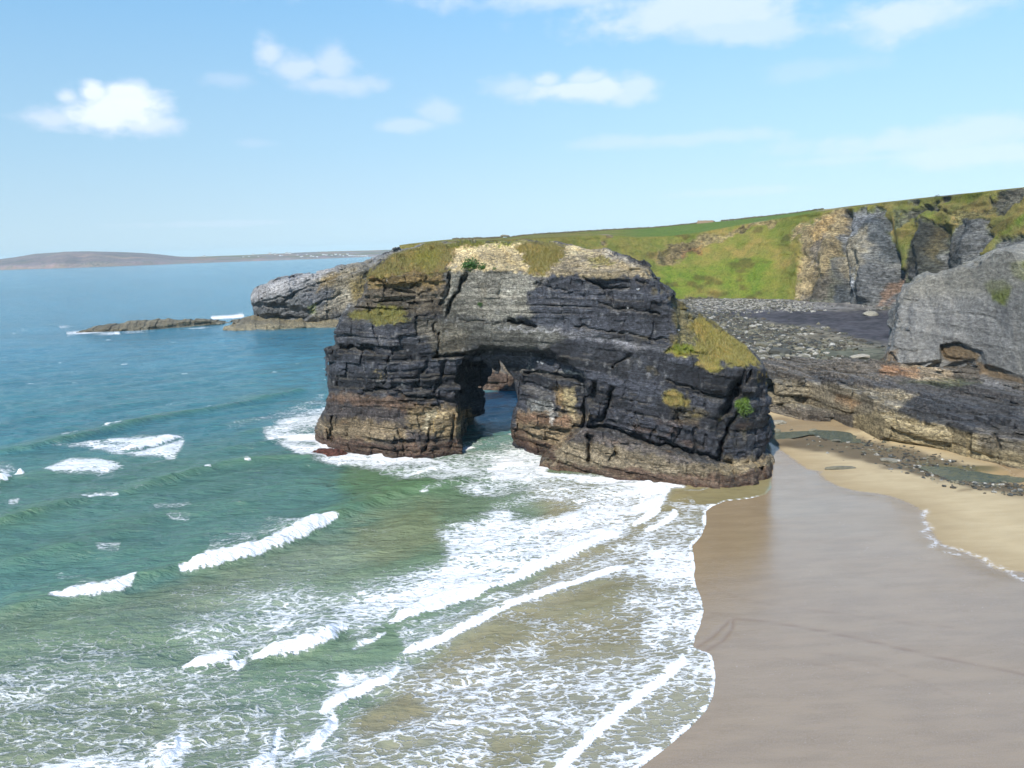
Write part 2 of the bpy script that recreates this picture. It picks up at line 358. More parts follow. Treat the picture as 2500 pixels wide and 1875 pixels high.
for P,v in [([(1105,660),(1310,665),(1300,770),(1420,800),(1500,850),(1330,860),(1180,850),(1070,865),(1065,775),(1090,770)],.30),([(1430,850),(1640,870),(1720,900),(1700,940),(1500,930),(1440,900)],.35),([(1470,930),(1640,940),(1640,1010),(1500,1010)],.5),
    ([(1310,675),(1560,680),(1600,760),(1450,790),(1310,770)],.62),([(1400,1050),(1760,1140),(1760,1180),(1330,1150)],.6),([(800,960),(1000,980),(1000,1060),(790,1050)],.5),([(1165,850),(1420,900),(1410,925),(1180,900)],.5)]: AM.poly(P,v,14)
bedA=Bed(3,afold,.22,.6,.26,.42,2.9,.9,7.,.5)
bedA.af=lambda x,y,z:AM.get(*proj(x,y,z))
TUNP=[(1150,1112),(1155,1060),(1157,1018),(1180,1012),(1211,1003),(1204,975),(1206,950),(1212,920),(1222,898),(1216,874),(1228,886),(1240,904),(1253,920),(1260,950),(1266,980),(1254,1003),(1248,1030),(1244,1064),(1242,1112)]
TUNR=Ras([60.]);ys,xs,X_,Y_=TUNR._box(TUNP,60);TUNR.a[ys,xs,0]=np.minimum(60,psdf(X_,Y_,TUNP))
def arch_post(x,y,z,f):
    px,py=proj(x,y,z)
    return np.maximum(f,-(TUNR.get(px,py)*(y/F)+.12*vn(x*1.5,y*1.5,z*1.5,47)))
V,Q=rockmass((-36,40,93,150,-1.2,32.6),.178,arch_base,bedA,warp=1.,post=arch_post)
# colours of the arch
CA=Ras(al(68,71,80))
def shp(P,c,soft=8,a=1.): CA.poly(P,al(*c) if len(c)==3 else c,soft,a)
shp([(880,660),(1095,655),(1080,760),(1000,775),(840,760)],(108,98,82),12,.8)
shp([(905,662),(1090,660),(1075,700),(960,705),(900,700)],(160,135,85),10,.7)
shp([(1100,655),(1310,665),(1292,730),(1300,770),(1240,780),(1100,770),(1078,760)],(150,147,136),7,.95)
shp([(1080,770),(1240,785),(1310,800),(1400,815),(1330,850),(1180,850),(1070,865),(1060,800)],(108,107,100),12,.9)
shp([(1300,668),(1600,680),(1650,760),(1640,830),(1420,815),(1300,790)],(78,81,90),10,.8)
shp([(1360,800),(1440,812),(1540,835),(1640,850),(1630,862),(1530,850),(1430,825),(1370,812)],(128,128,132),5,.7)
shp([(1420,815),(1650,850),(1640,930),(1400,900)],(84,87,95),14,.6)
shp([(840,775),(1060,770),(1060,850),(820,850)],(74,76,82),12,.6)
shp([(1000,785),(1060,780),(1140,800),(1140,870),(1070,870)],(118,112,98),10,.7)
shp([(800,955),(900,960),(1060,985),(1150,1000),(1150,1110),(780,1110)],(78,72,71),6,.9)
shp([(815,958),(1000,975),(1060,1000),(1050,1010),(900,990),(815,980)],(122,96,76),7,.6)
shp([(775,1022),(880,1025),(980,1040),(1000,1070),(880,1078),(770,1060)],(160,142,112),8,.72)
shp([(1000,985),(1150,1000),(1155,1060),(1080,1065),(1000,1045)],(172,152,114),10,.7)
shp([(1040,1000),(1060,1000),(1050,1045),(1035,1045)],(205,195,165),5,.7)
shp([(1130,1000),(1160,1000),(1155,1020),(1120,1020)],(185,145,100),4,.7)
shp([(1300,1160),(1335,1108),(1400,1050),(1560,1080),(1650,1110),(1730,1132),(1900,1120),(1900,1200),(1300,1200)],(140,128,106),5,.95)
shp([(1380,1052),(1440,1046),(1540,1075),(1640,1105),(1720,1135),(1640,1125),(1540,1098),(1440,1085),(1370,1078)],(92,87,88),6,.9)
shp([(1760,1120),(1900,1110),(1900,1150),(1760,1160)],(165,148,115),6,.7)
shp([(1262,1005),(1440,1010),(1400,1060),(1340,1110),(1260,1080)],(150,132,104),6,.85)
shp([(1262,1008),(1390,1018),(1395,1045),(1330,1040),(1265,1030)],(128,94,78),7,.6)
shp([(1380,960),(1410,945),(1408,1012),(1392,1015)],(214,196,150),5,.75)
shp([(1290,975),(1350,975),(1350,1010),(1295,1005)],(140,142,138),9,.7)
shp([(1355,945),(1385,950),(1385,1000),(1370,1000)],(190,160,105),8,.55)
shp([(1338,1005),(1360,1008),(1352,1045),(1340,1030)],(225,220,212),3,.7)
shp([(1480,1000),(1640,1010),(1720,1090),(1500,1060)],(76,78,87),15,.6)
shp([(1700,880),(1860,890),(1870,1100),(1740,1120)],(64,66,72),20,.6)
shp([(1630,985),(1730,1010),(1700,1040),(1640,1010)],(118,110,88),8,.6)
shp([(1310,668),(1345,668),(1330,700),(1300,690)],(130,125,118),6,.6)
for P,c_,w_,a_ in [([(1225,800),(1300,806),(1370,812)],(170,170,172),2.5,.7),([(1370,815),(1450,832),(1540,846),(1620,856)],(140,140,146),4,.6),([(1100,760),(1200,772),(1250,785)],(150,146,134),3,.5),([(1275,900),(1350,906),(1425,920)],(176,172,164),2.5,.8),([(1330,985),(1335,1012)],(205,205,200),2.5,.7),([(1348,980),(1350,1030)],(205,205,200),2,.7),([(1310,975),(1314,1000)],(170,172,170),3,.6),([(1366,990),(1362,1015)],(190,190,186),2,.6),([(1300,945),(1340,950)],(120,122,126),8,.5),([(1490,815),(1560,822)],(110,112,120),5,.5),([(1180,742),(1186,700)],(150,140,120),4,.5),([(1040,1002),(1036,1048)],(215,205,175),2.5,.7),([(1060,1006),(1058,1050)],(200,170,110),2.5,.6),([(1085,1012),(1082,1045)],(205,190,150),2.5,.6),([(925,925),(928,905)],(190,170,120),2,.6)]: CA.line(P,al(*c_),w_,w_*.7,a_)
# seaweed band at the foot
for P in ([(760,1070),(800,1082),(870,1096),(960,1108),(1050,1102),(1150,1086)],[(1255,1060),(1300,1085),(1345,1105)],[(1310,1150),(1400,1155),(1500,1160),(1600,1170),(1700,1178),(1800,1176),(1880,1156),(1900,1150)]):
    CA.line([(p[0],p[1]-6) for p in P],al(104,84,72),13,6,.9);CA.line([(p[0],p[1]+12) for p in P],al(84,64,55),9,5,.95)
# soils and turf
shp([(1100,658),(1095,600),(1160,594),(1285,583),(1300,665)],(214,194,148),4);shp([(1300,670),(1270,600),(1390,596),(1480,610),(1580,650),(1590,676),(1420,676)],(176,160,128),5)
shp([(1380,600),(1420,604),(1440,620),(1390,630)],(214,196,150),5,.8);shp([(1470,612),(1520,622),(1560,645),(1500,632)],(206,198,182),4,.8)
for P in ([(1160,610),(1240,612),(1260,600),(1230,640),(1150,630)],): shp(P,(190,170,125),8,.7)
shp([(1640,735),(1700,770),(1710,840),(1655,838)],(150,138,80),10,.6)
TURF=[([(895,684),(900,665),(938,640),(967,616),(1000,600),(1060,592),(1108,590),(1114,618),(1101,648),(1086,664),(1040,668),(981,664),(930,680)],(146,138,82)),
 ([(845,772),(873,758),(902,754),(960,745),(990,762),(992,786),(953,792),(909,787),(880,776)],(142,140,80)),
 ([(1256,603),(1280,592),(1327,592),(1385,603),(1372,623),(1359,641),(1338,659),(1334,672),(1288,668),(1301,648),(1280,637),(1274,616)],(146,138,78)),
 ([(1625,859),(1650,839),(1704,846),(1700,819),(1692,792),(1707,770),(1743,790),(1809,835),(1858,892),(1809,892),(1770,884),(1743,906),(1700,890),(1712,868),(1653,868)],(158,150,84)),
 ([(1617,960),(1645,956),(1684,980),(1688,994),(1653,990),(1625,984)],(146,138,82)),
 ([(1095,606),(1153,603),(1262,591),(1285,591),(1262,582),(1150,590),(1095,594)],(128,132,58)),
 ([(1440,622),(1500,628),(1490,650),(1430,650)],(150,140,85)),
 ([(1802,976),(1821,974),(1831,996),(1817,1017),(1798,1006)],(102,130,54))]
LAB=Ras([0.])
for i,(P,c) in enumerate(TURF):
    CA.poly(P,al(*c),5);LAB.poly(P,1.,2)
CA.poly([(1040,610),(1080,615),(1060,650),(990,640)],al(150,150,66),14,.7);CA.poly([(1630,858),(1655,842),(1700,848),(1690,866)],al(118,138,52),6,.8)
CA.poly([(1690,790),(1712,780),(1735,800),(1730,830),(1700,822)],al(176,160,84),8,.7)
LAB.poly([(1440,600),(1500,600),(1490,650),(1430,650)],0,2)
def arch_col(V,Q):
    x,y,z=V.T;w=fbm(x*.8,y*.8,z*.8,3,70);w2=fbm(x*.8,y*.8,z*.8,3,90)
    px,py=proj(x,y,z);w3=vn(x*2.2,y*2.2,z*2.2,95);qx=px+w*20+w3*6;qy=py+w2*15+w3*4
    c=CA.get(qx,qy);lab=LAB.get(px+w*9,py+w2*9)
    n=vnormals(V,Q);t=bedA.tint(x,y,z)
    isr=1-np.clip(lab,0,1)
    k=1+1.9*t*isr;c=c*np.clip(k,.45,1.9)[:,None]
    # pale guano flecks and ochre lichen on ledges
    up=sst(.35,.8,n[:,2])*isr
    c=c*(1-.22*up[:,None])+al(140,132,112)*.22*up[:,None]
    li=sst(.28,.5,fbm(x*.5,y*.5,z*.5,3,110))*isr*sst(3,9,z)*sst(1500,1750,px)*.65
    c=c*(1-li[:,None])+al(150,132,62)*li[:,None]
    gu=sst(.42,.6,fbm(x*1.3,y*1.3,z*.9,2,130))*isr*sst(4,8,z)*.35
    c=c*(1-gu[:,None])+al(160,160,160)*gu[:,None]
    bx=sst(.30,.5,fbm(x*.3,y*.3,z*.7,3,150))*isr*sst(11,4,z)*.3
    c=c*(1-bx[:,None])+al(140,108,78)*bx[:,None]
    # hidden faces (back, passage): plain dark slate
    return np.clip(c,.004,.9),lab
c,lab=arch_col(V,Q)
def submesh(V,Q,sel):
    q=Q[sel];u,inv=np.unique(q.ravel(),return_inverse=True);return V[u],inv.reshape(q.shape),u
arch=empty('sea_arch',(0,108,0));tag(arch,'huge dark layered slate sea arch with grassy top standing in the surf','sea arch')
tf=lab[Q].mean(1)>.5
front=V[Q[:,0],1]<ycurve(V[Q[:,0],0])+14
tf&=front
pxq,pyq=proj(*V[Q[:,0]].T)
# which turf patch does each face belong to
best=np.full(len(Q),-1);bd=np.full(len(Q),1e9)
sel=np.nonzero(tf)[0]
for i,(P,_) in enumerate(TURF):
    if i in(5,6): continue
    d=psdf(pxq[sel],pyq[sel],P);m=d<bd[sel];bd[sel[m]]=d[m];best[sel[m]]=i
for i in range(len(TURF)):
    f_=np.nonzero(best==i)[0]
    if len(f_)<20: best[f_]=-1;continue
    lb=comps(V,Q[f_]);l0=lb[Q[f_][:,0]];k_=np.bincount(l0).argmax();best[f_[l0!=k_]]=-1
tf=best>=0
v,q,u=submesh(V,Q,~tf);mesh_np('rock_body',v,q,M_ROCK,arch,False,col=c[u])
TV=V+np.stack([.12*vn(V[:,0]*2,V[:,1]*2,V[:,2]*2,200)]*3,1)
for i in range(len(TURF)):
    s_=best==i
    if s_.sum()>20:
        v,q,u=submesh(TV,Q,s_);o=mesh_np('turf_patch',v,q,M_TURF,arch,True,col=c[u])
ARCH=(V,Q,lab,c)
# ================================================================== OTHER ROCK MASSES
def mk(curve,Sr,Or,back,ext=None,ztop=None,slope=.85,wp=5,side=None):
    cv=np.array(curve,float)
    def b(x,y,z,warp=0):
        px,py=proj(x,y,z);qx,qy=px,py
        if warp: qx=px+warp*wp*vn(x*.3,y*.2,z*.5,61);qy=py+warp*wp*vn(x*.3,y*.2,z*.5,63)
        yc=np.interp(x,cv[:,0],cv[:,1])
        f=(yc+(Sr.get(qx,qy) if Sr is not None else 0)-y)*slope
        if Or is not None: f=np.maximum(f,Or.get(px,py)*(y/F))
        f=np.maximum(f,y-(yc+back))
        if ztop is not None: f=np.maximum(f,(z-ztop(x,y))*.95)
        if side is not None: f=np.maximum(f,np.maximum(side[0]-x,x-side[1]))
        if ext is not None: f=ext(x,y,z,f)
        return f
    return b
def sdras(P,m=80):
    o=Ras([60.]);ys,xs,X_,Y_=o._box(P,m);o.a[ys,xs,0]=np.minimum(60,psdf(X_,Y_,P));return o
def color_rock(V,Q,C,bed,amp=1.5,up=(150,145,130),upk=.35,jit=10,jz=.5):
    x,y,z=V.T;w=fbm(x*jz,y*jz,z*jz,3,71);w2=fbm(x*jz,y*jz,z*jz,3,91);px,py=proj(x,y,z)
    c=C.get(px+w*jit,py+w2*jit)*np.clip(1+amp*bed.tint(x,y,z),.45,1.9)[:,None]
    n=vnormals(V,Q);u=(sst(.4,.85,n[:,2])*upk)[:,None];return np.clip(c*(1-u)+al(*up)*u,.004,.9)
# ---- headland behind the arch, to the left
HSIL=[(606,741),(604,729),(610,713),(635,699),(692,680),(773,667),(814,656),(860,646),(900,641),(940,624),(960,614),(1020,596),(1180,588),(1180,810),(834,792),(700,788),(627,790),(618,775),(610,768)]
SH=Ras([0.]);OH=sdras(HSIL)
d=np.clip(-OH.a[...,0],0,60)*1.0;SH.a[...,0]=9*(1-np.sqrt(np.clip(1-(1-np.clip(d/42,0,1))**2,0,1)))
SH.poly([(730,690),(830,650),(960,600),(1180,580),(1180,700),(900,720),(830,780),(800,780),(770,740)],5,25,add=True)
SH.poly([(880,600),(1180,560),(1180,680),(900,680)],8,20,add=True)
SH.poly([(606,741),(690,742),(770,760),(740,782),(620,785)],3,6,add=True);SH.poly([(627,768),(700,770),(735,775),(700,782),(630,780)],3,3,add=True)
for P in ([(690,745),(720,715),(760,700),(800,690)],[(640,735),(700,725),(760,710)],[(620,745),(700,750)],[(750,760),(790,735),(830,720)]): SH.line(P,1.6,3,2,add=True)
bedH=Bed(8,lambda x,z:.33*(x+90)-.002*(x+90)**2,.5,1.4,.6,.6,6,2.,14,.5)
bH=mk([(-125,385),(-118,362),(-110,352),(-95,345),(-75,339),(-50,334),(-20,334),(0,338)],SH,OH,60)
CH=Ras(al(122,124,126))
def hp(C,P,c,s=8,a=1.): C.poly(P,al(*c),s,a)
hp(CH,[(606,725),(640,690),(773,660),(830,648),(830,670),(700,712),(620,735)],(186,184,184),9,.85)
hp(CH,[(750,700),(800,690),(850,700),(840,770),(700,780)],(106,107,111),12,.8)
hp(CH,[(770,685),(860,640),(900,630),(930,690),(860,740),(830,760),(820,710)],(158,146,120),9,.85)
hp(CH,[(830,700),(870,705),(850,740),(800,778),(760,778)],(176,168,150),7,.8)
hp(CH,[(850,690),(900,655),(960,620),(1180,570),(1180,780),(880,780)],(140,124,78),12,.9)
hp(CH,[(790,672),(830,665),(820,690),(770,715)],(150,128,84),7,.8)
hp(CH,[(755,745),(775,740),(770,768),(757,768)],(130,140,70),4,.7)
V,Q=rockmass((-124,-14,326,398,-1.2,37),.42,bH,bedH,4,1.)
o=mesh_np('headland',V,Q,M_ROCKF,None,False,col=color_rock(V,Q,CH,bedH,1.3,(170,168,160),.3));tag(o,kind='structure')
# ---- low shelf at its foot
def platform(name,curve,ztop,bounds,h,bed,C,back=40,side=None,warp=0,Sr=None,mat=None,up=(160,150,120),upk=.4,ext=None,Or=None,jit=10,amp=1.5,band=2.):
    b=mk(curve,Sr,Or,back,ext,ztop,side=side)
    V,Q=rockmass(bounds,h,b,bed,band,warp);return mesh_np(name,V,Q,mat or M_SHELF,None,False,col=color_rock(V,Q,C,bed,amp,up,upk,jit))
flat=lambda k:(lambda x,z:k*x)
bedS=Bed(12,flat(-.05),.3,.8,.3,.35,4,.5,6,.5)
CS=Ras(al(172,161,132));CS.line([(540,812),(640,818),(835,803)],al(92,80,74),6,5,.8);hp(CS,[(560,775),(700,780),(700,792),(560,792)],(118,114,104),5,.8)
shf=platform('rock_shelf',[(-128,352),(-122,334),(-112,329),(-100,328),(-85,331),(-70,328),(-55,328)],lambda x,y:1.1+.055*np.clip(y-331,0,60)+.9*vn(x*.13,y*.2,None,5),(-128,-50,324,372,-1,6.5),.38,bedS,CS,45,(-121,-40))
tag(shf,'flat tan rock shelf at the waterline under the grey headland','rock shelf')
# ---- low reef out at sea
CR=Ras(al(134,128,108));CR.line([(180,818),(300,815),(420,803),(550,793)],al(168,160,140),5,4,.7);CR.line([(190,806),(300,795),(420,785)],al(112,104,90),6,6,.5)
def rtop(x,y):
    t=(x+188)/55.;w=np.clip(np.sin(np.clip(t,0,1)*PI),1e-4,1)**.45
    return (2.9*w+.5*vn(x*.15,y*.15,None,31))*np.clip(1-((y-356-t*6)/16.)**2,-.6,1)+.25
bedR=Bed(14,flat(.03),.25,.7,.28,.3,3,.4,5,.5)
reef=platform('rocky_reef',[(-200,349),(-185,344),(-160,345),(-133,362),(-120,368)],rtop,(-196,-126,340,384,-1,5),.33,bedR,CR,34,(-188.5,-131))
tag(reef,'long low brown rocky reef awash in the open sea left of the headland','reef')
# ---- rocks seen through the opening
CT=Ras(al(116,100,90));CT.line([(1200,958),(1300,958)],al(96,70,60),8,6,.8)
th=platform('foreshore_rock',[(-12,172),(-4,168),(4,165.5),(14,163),(26,160)],lambda x,y:3.6+.10*(y-166)+.8*vn(x*.3,y*.3,None,3),(-14,26,156,190,-1,9.5),.33,bedR,CT,24)
tag(th,'brown rock mass glimpsed through the opening of the arch across the green water','rock')
# ---- layered platform at the right
ft=[pz(a,b,.5)[:2] for a,b in [(2098,1046),(2136,1070),(2213,1086),(2324,1104),(2368,1119),(2500,1146),(2640,1180)]]
ft=[(ft[0][0]-3,ft[0][1]+14),(ft[0][0]-1.5,ft[0][1]+4)]+ft
SA_=Ras([0.])
SA_.poly([(2080,900),(2700,900),(2700,1100),(2500,1072),(2400,1058),(2330,1040),(2240,1018),(2160,1012),(2080,1010)],1.3,3,add=True)
SA_.poly([(2080,900),(2700,900),(2700,1065),(2500,1045),(2380,1010),(2280,985),(2200,990),(2170,1000)],2.2,3,add=True)
SA_.poly([(2200,900),(2700,900),(2700,1040),(2500,1020),(2390,985),(2290,962),(2225,966)],3.,3,add=True)
SA_.poly([(2150,880),(2700,880),(2700,1000),(2500,990),(2400,962),(2300,940),(2200,945)],4.,5,add=True)
for P,w,d in [([(2367,1060),(2364,1118)],4,2.),([(2250,1010),(2256,1035)],5,1.5),([(2140,1068),(2240,1090),(2330,1108)],3,1.2),([(2430,1060),(2436,1095)],4,1.5),([(2312,1040),(2336,1062)],5,1.3),([(2180,1010),(2190,1040)],3,1.),([(2080,1010),(2105,1006),(2140,1012)],3,.8),([(2380,1135),(2500,1150)],4,1.5)]: SA_.line(P,d,w,w*.6,add=True)
CPl=Ras(al(112,106,98))
hp(CPl,[(2085,1010),(2200,990),(2380,1045),(2500,1065),(2700,1100),(2700,1200),(2085,1080)],(178,164,130),5,.95)
hp(CPl,[(2185,1005),(2240,960),(2500,1010),(2700,1040),(2700,1110),(2500,1080),(2385,1062),(2300,1040)],(64,66,71),5,.95)
hp(CPl,[(2390,1040),(2500,1050),(2500,1110),(2385,1090)],(112,108,102),8,.7)
hp(CPl,[(1980,905),(2130,930),(2300,920),(2500,950),(2500,1010),(2250,965),(2120,945),(1985,930)],(82,81,82),7,.85)
hp(CPl,[(2240,955),(2500,985),(2500,1015),(2250,985)],(70,72,76),8,.8)
hp(CPl,[(1880,925),(2120,945),(2240,965),(2190,1000),(2090,1010),(1870,985)],(160,150,128),6,.9)
hp(CPl,[(2190,880),(2320,905),(2340,935),(2230,930)],(196,178,150),5,.8);hp(CPl,[(2150,890),(2240,895),(2250,920),(2150,915)],(175,130,90),6,.6)
hp(CPl,[(2200,930),(2330,925),(2400,935),(2300,945)],(95,105,70),6,.6)
hp(CPl,[(2390,915),(2500,950),(2490,975),(2400,940)],(130,130,130),6,.7)
hp(CPl,[(2045,960),(2100,985),(2080,1000),(2040,975)],(140,105,70),6,.6)
CPl.line([(1865,1022),(1960,1026),(2030,1030)],al(104,92,82),6,5,.6);CPl.line([(2136,1078),(2240,1096),(2324,1112),(2400,1130),(2500,1150)],al(96,84,74),4,4,.7)
bedP=Bed(21,flat(-.13),.2,.6,.36,.62,2.4,.5,5,.9)
o=platform('rock_platform',ft,lambda x,y:5.0+.01*(y-110)-.02*(x-60)+.35*vn(x*.12,y*.12,None,9)+.55*np.floor(2.6*vn(x*.05+y*.03,y*.14-x*.03,None,15)),(45,112,82,164,-.5,9),.22,bedP,CPl,64,None,1.,SA_,upk=.08)
tag(o,'dark layered rock platform with a pale stepped front, below the grey cliff slab','rock platform')
fb=[pz(a,b,.8)[:2] for a,b in [(1840,1000),(1880,1006),(1960,1024),(2030,1026),(2100,1018),(2180,1010)]]
SB_=Ras([0.]);SB_.poly([(1800,850),(2200,850),(2200,990),(2100,985),(2000,975),(1860,972)],1.5,4,add=True);SB_.poly([(1800,850),(2200,850),(2200,945),(2100,955),(1960,948),(1860,940)],9,14,add=True)
o=platform('rock_platform',fb,lambda x,y:1.75+.012*(y-125)+.35*vn(x*.1,y*.15,None,19)+.5*np.floor(2.6*vn(x*.04+9+y*.02,y*.15-x*.03,None,25)),(34,84,112,172,-.5,6.5),.24,bedP,CPl,36,(37,82),1.,SB_,upk=.25)
tag(o,'low tan wave-cut rock platform between the arch and the dark layered platform','rock platform')
# ---- the steep grey slab on the right
LSIL=[(2170,915),(2163,880),(2170,850),(2178,800),(2184,760),(2194,735),(2213,700),(2245,672),(2262,658),(2278,664),(2300,660),(2380,640),(2430,620),(2500,600),(2600,575),(2760,560),(2760,1000),(2500,985),(2172,930)]
OL=sdras(LSIL);SL=Ras([0.]);SL.a[...,0]=(np.clip((930-PYg[:,None]+.06*(PXg[None,:]-2200)*1.)/330,0,1.1)**1.35*20)
dd=np.clip(-OL.a[...,0],0,60);SL.a[...,0]+=1.8*np.clip(1-dd/14,0,1)**2
SL.poly([(2235,908),(2300,882),(2298,842),(2345,836),(2395,858),(2400,880),(2385,925),(2300,912)],4.2,2,add=True);SL.poly([(2290,905),(2330,885),(2380,880),(2378,920),(2300,915)],3.5,3,add=True)
SL.poly([(2302,845),(2345,840),(2390,862),(2385,878),(2310,870)],-1.1,3,add=True)
SL.poly([(2400,890),(2440,900),(2500,925),(2500,950),(2450,935),(2395,912)],4.,3,add=True);SL.poly([(2478,760),(2500,740),(2600,740),(2600,940),(2490,905),(2480,850)],4.,5,add=True)
SL.line([(2200,896),(2235,893),(2290,886)],1.6,3,2,add=True);SL.line([(2195,732),(2240,735)],.6,3,2,add=True);SL.line([(2170,890),(2176,860),(2186,880),(2184,905)],2.2,3,2,add=True);SL.line([(2450,790),(2470,830),(2480,880)],1.6,3,2,add=True)
SL.line([(2280,770),(2330,768),(2400,772)],.5,2.5,1.5,add=True);SL.line([(2310,830),(2370,842),(2440,850)],.6,3,2,add=True)
fl=[pz(a,b,4.)[:2] for a,b in [(2165,906),(2200,906),(2260,912),(2330,920),(2400,930),(2500,950),(2640,985)]];fl=[(fl[0][0]-4,fl[0][1]+14)]+fl
CLs=Ras(al(156,155,150))
hp(CLs,[(2160,740),(2480,740),(2480,920),(2160,910)],(144,145,144),20,.7)
hp(CLs,[(2400,690),(2450,680),(2470,700),(2455,745),(2425,735)],(122,132,60),5,.95);hp(CLs,[(2465,640),(2500,635),(2600,640),(2600,700),(2475,680)],(130,135,62),5,.95)
hp(CLs,[(2300,845),(2345,842),(2392,862),(2385,880),(2330,882),(2300,875)],(136,112,76),4,.8);hp(CLs,[(2380,880),(2400,885),(2500,925),(2500,960),(2390,930)],(140,112,70),6,.7)
hp(CLs,[(2160,860),(2190,850),(2190,910),(2160,910)],(150,130,105),5,.8);hp(CLs,[(2225,650),(2500,590),(2500,700),(2380,720),(2230,720),(2200,740)],(162,159,146),14,.6)
for a in (2205,2240,2262,2300,2330,2352,2378,2420,2440,2465): CLs.line([(a,745),(a+random.uniform(-3,3),800+random.uniform(10,60))],al(176,176,172),3,5,.35)
for a in (2222,2285,2318,2405,2452): CLs.line([(a,750),(a+2,840)],al(112,113,116),4,5,.4)
bedL=Bed(27,flat(-.2),.4,1.6,.34,.3,4,1.3,6,.5)
bL_=mk(fl,SL,OL,46,None,None,wp=5)
V,Q=rockmass((64,118,126,190,1,32),.27,bL_,bedL,2.4,1.)
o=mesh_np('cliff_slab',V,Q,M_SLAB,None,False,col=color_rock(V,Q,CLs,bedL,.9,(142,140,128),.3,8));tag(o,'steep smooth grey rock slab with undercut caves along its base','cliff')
del V,Q
# ================================================================== HILLS (loft of contour lines)
def atp(px,y,z):
    k=(px-1250)/F;zz=z-H
    # (x*Rr0+y*Rr1+zz*Rr2)=k*(y*Fw1+zz*Fw2)
    return np.array([(k*(y*Fw[1]+zz*Fw[2])-y*Rr[1]-zz*Rr[2])/Rr[0],y,z])
SKY=[(800,612),(940,606),(985,596),(1040,590),(1100,584),(1180,582),(1225,580),(1233,576),(1242,580),(1300,573),(1400,567),(1500,561),(1600,556),(1690,547),(1800,536),(1900,526),(1950,520),(2000,512),(2100,501),(2200,490),(2285,480),(2400,468),(2500,457),(2700,440),(3000,415)]
EDG=[(800,612),(940,607),(1040,592),(1180,588),(1300,582),(1400,578),(1480,575),(1560,580),(1640,576),(1720,566),(1820,547),(1900,534),(1960,524),(2060,508),(2200,491),(2400,469),(2500,459),(2700,441),(3000,416)]
TOEY=[(800,350),(1000,348),(1150,350),(1300,360),(1450,368),(1600,374),(1700,376),(1800,370),(1900,356),(2000,334),(2100,316),(2200,298),(2300,275),(2400,252),(2500,232),(2650,205),(3000,170)]
TOEZ=[(800,2.),(1500,2.5),(1650,3),(2000,3.),(2500,5),(3000,6)]
st=np.concatenate([np.arange(975,1400,25),np.arange(1400,2560,3.4),np.arange(2560,3000,20)])
rows=[]
for a in st:
    ty=pl(a,TOEY);tz=pl(a,TOEZ);run=pl(a,[(1000,30),(1600,42),(1900,40),(2000,30),(2200,26),(2500,34)])
    e=pyy(a,pl(a,EDG),ty+run);k=pyy(a,pl(a,SKY),ty+run+130);t=atp(a,ty,tz);hgt=e[2]-tz
    clf=float(sst(1930,2010,a)*(1-sst(2180,2260,a)))
    toe2=atp(a,ty+3+3*(1-clf),tz+ (2.5+3*clf))
    m1=atp(a,ty+run*(.36-.06*clf),tz+hgt*(.36+.10*clf));m2=atp(a,ty+run*.72,tz+hgt*(.70+.07*clf));e2=atp(a,ty+run*.97,e[2]-1.4)
    base=atp(a,ty-6,tz-2.5);b2=np.array([k[0]*1.6,k[1]*1.6,k[2]-8])
    ln=[base,t,toe2,m1,m2,e2,e,k,b2];nn=[6,10,26,30,30,8,34,6];r=[]
    P=np.array(ln)
    for j in range(len(ln)-1):
        p0=P[max(j-1,0)];p1=P[j];p2=P[j+1];p3=P[min(j+2,len(ln)-1)]
        tt=np.linspace(0,1,nn[j],endpoint=False)[:,None]
        if j in(1,2,3): q=.5*((2*p1)+(-p0+p2)*tt+(2*p0-5*p1+4*p2-p3)*tt**2+(-p0+3*p1-3*p2+p3)*tt**3)
        else: q=p1+(p2-p1)*tt
        r.append(q)
    rows.append(np.concatenate(r+[P[-1:]]))
G=np.array(rows);nu,nv=G.shape[:2]
du=np.gradient(G,axis=0);dv=np.gradient(G,axis=1);NN=np.cross(dv,du);NN/=np.linalg.norm(NN,axis=2,keepdims=True)+1e-9
if NN[nu//2,60,1]>0: NN=-NN
x,y,z=G[...,0],G[...,1],G[...,2];px,py=proj(x,y,z)
off=[0];
for q in(6,10,26,30,30,8,34,6): off.append(off[-1]+q)
vi=np.arange(nv)[None,:]
face=sst(3,12,vi)*(1-sst(off[5]-3,off[6]+2,vi));plat=sst(off[6]-1,off[6]+3,vi)
HC=Ras(al(130,142,66))
def hq(P,c,s=9,a=.95): HC.poly(P,al(*c),s,a)
hq([(900,600),(1400,560),(1500,600),(1400,640),(1100,640)],(132,134,72),10,.8)
hq([(1480,600),(1700,560),(1760,590),(1600,640),(1500,640)],(120,134,64),14,.7)
hq([(1560,650),(1800,600),(1900,640),(1850,720),(1600,720)],(118,148,56),18,.7)
hq([(1440,585),(1560,590),(1640,610),(1600,680),(1500,650)],(142,142,78),16,.6)
hq([(1470,577),(1500,574),(1505,586),(1485,596)],(196,176,140),3,.9)
hq([(1620,610),(1660,590),(1720,580),(1800,560),(1860,535),(1905,532),(1880,548),(1800,572),(1740,600),(1680,610),(1640,640)],(188,168,122),5,.85)
hq([(1600,595),(1640,590),(1700,605),(1640,650),(1610,640)],(160,142,102),8,.7);hq([(1660,610),(1720,600),(1700,618),(1650,622)],(196,150,96),4,.7)
hq([(1935,745),(1950,650),(1945,570),(1975,535),(2045,506),(2070,508),(2060,560),(2045,610),(2040,665),(2000,730)],(194,174,134),7)
hq([(1960,560),(2000,530),(2040,520),(2030,560),(1990,600)],(205,170,110),8,.6);hq([(1985,580),(2020,570),(2010,620),(1975,660)],(170,160,150),8,.7)
hq([(1930,745),(1990,680),(2040,650),(2050,745)],(132,130,126),9,.8)
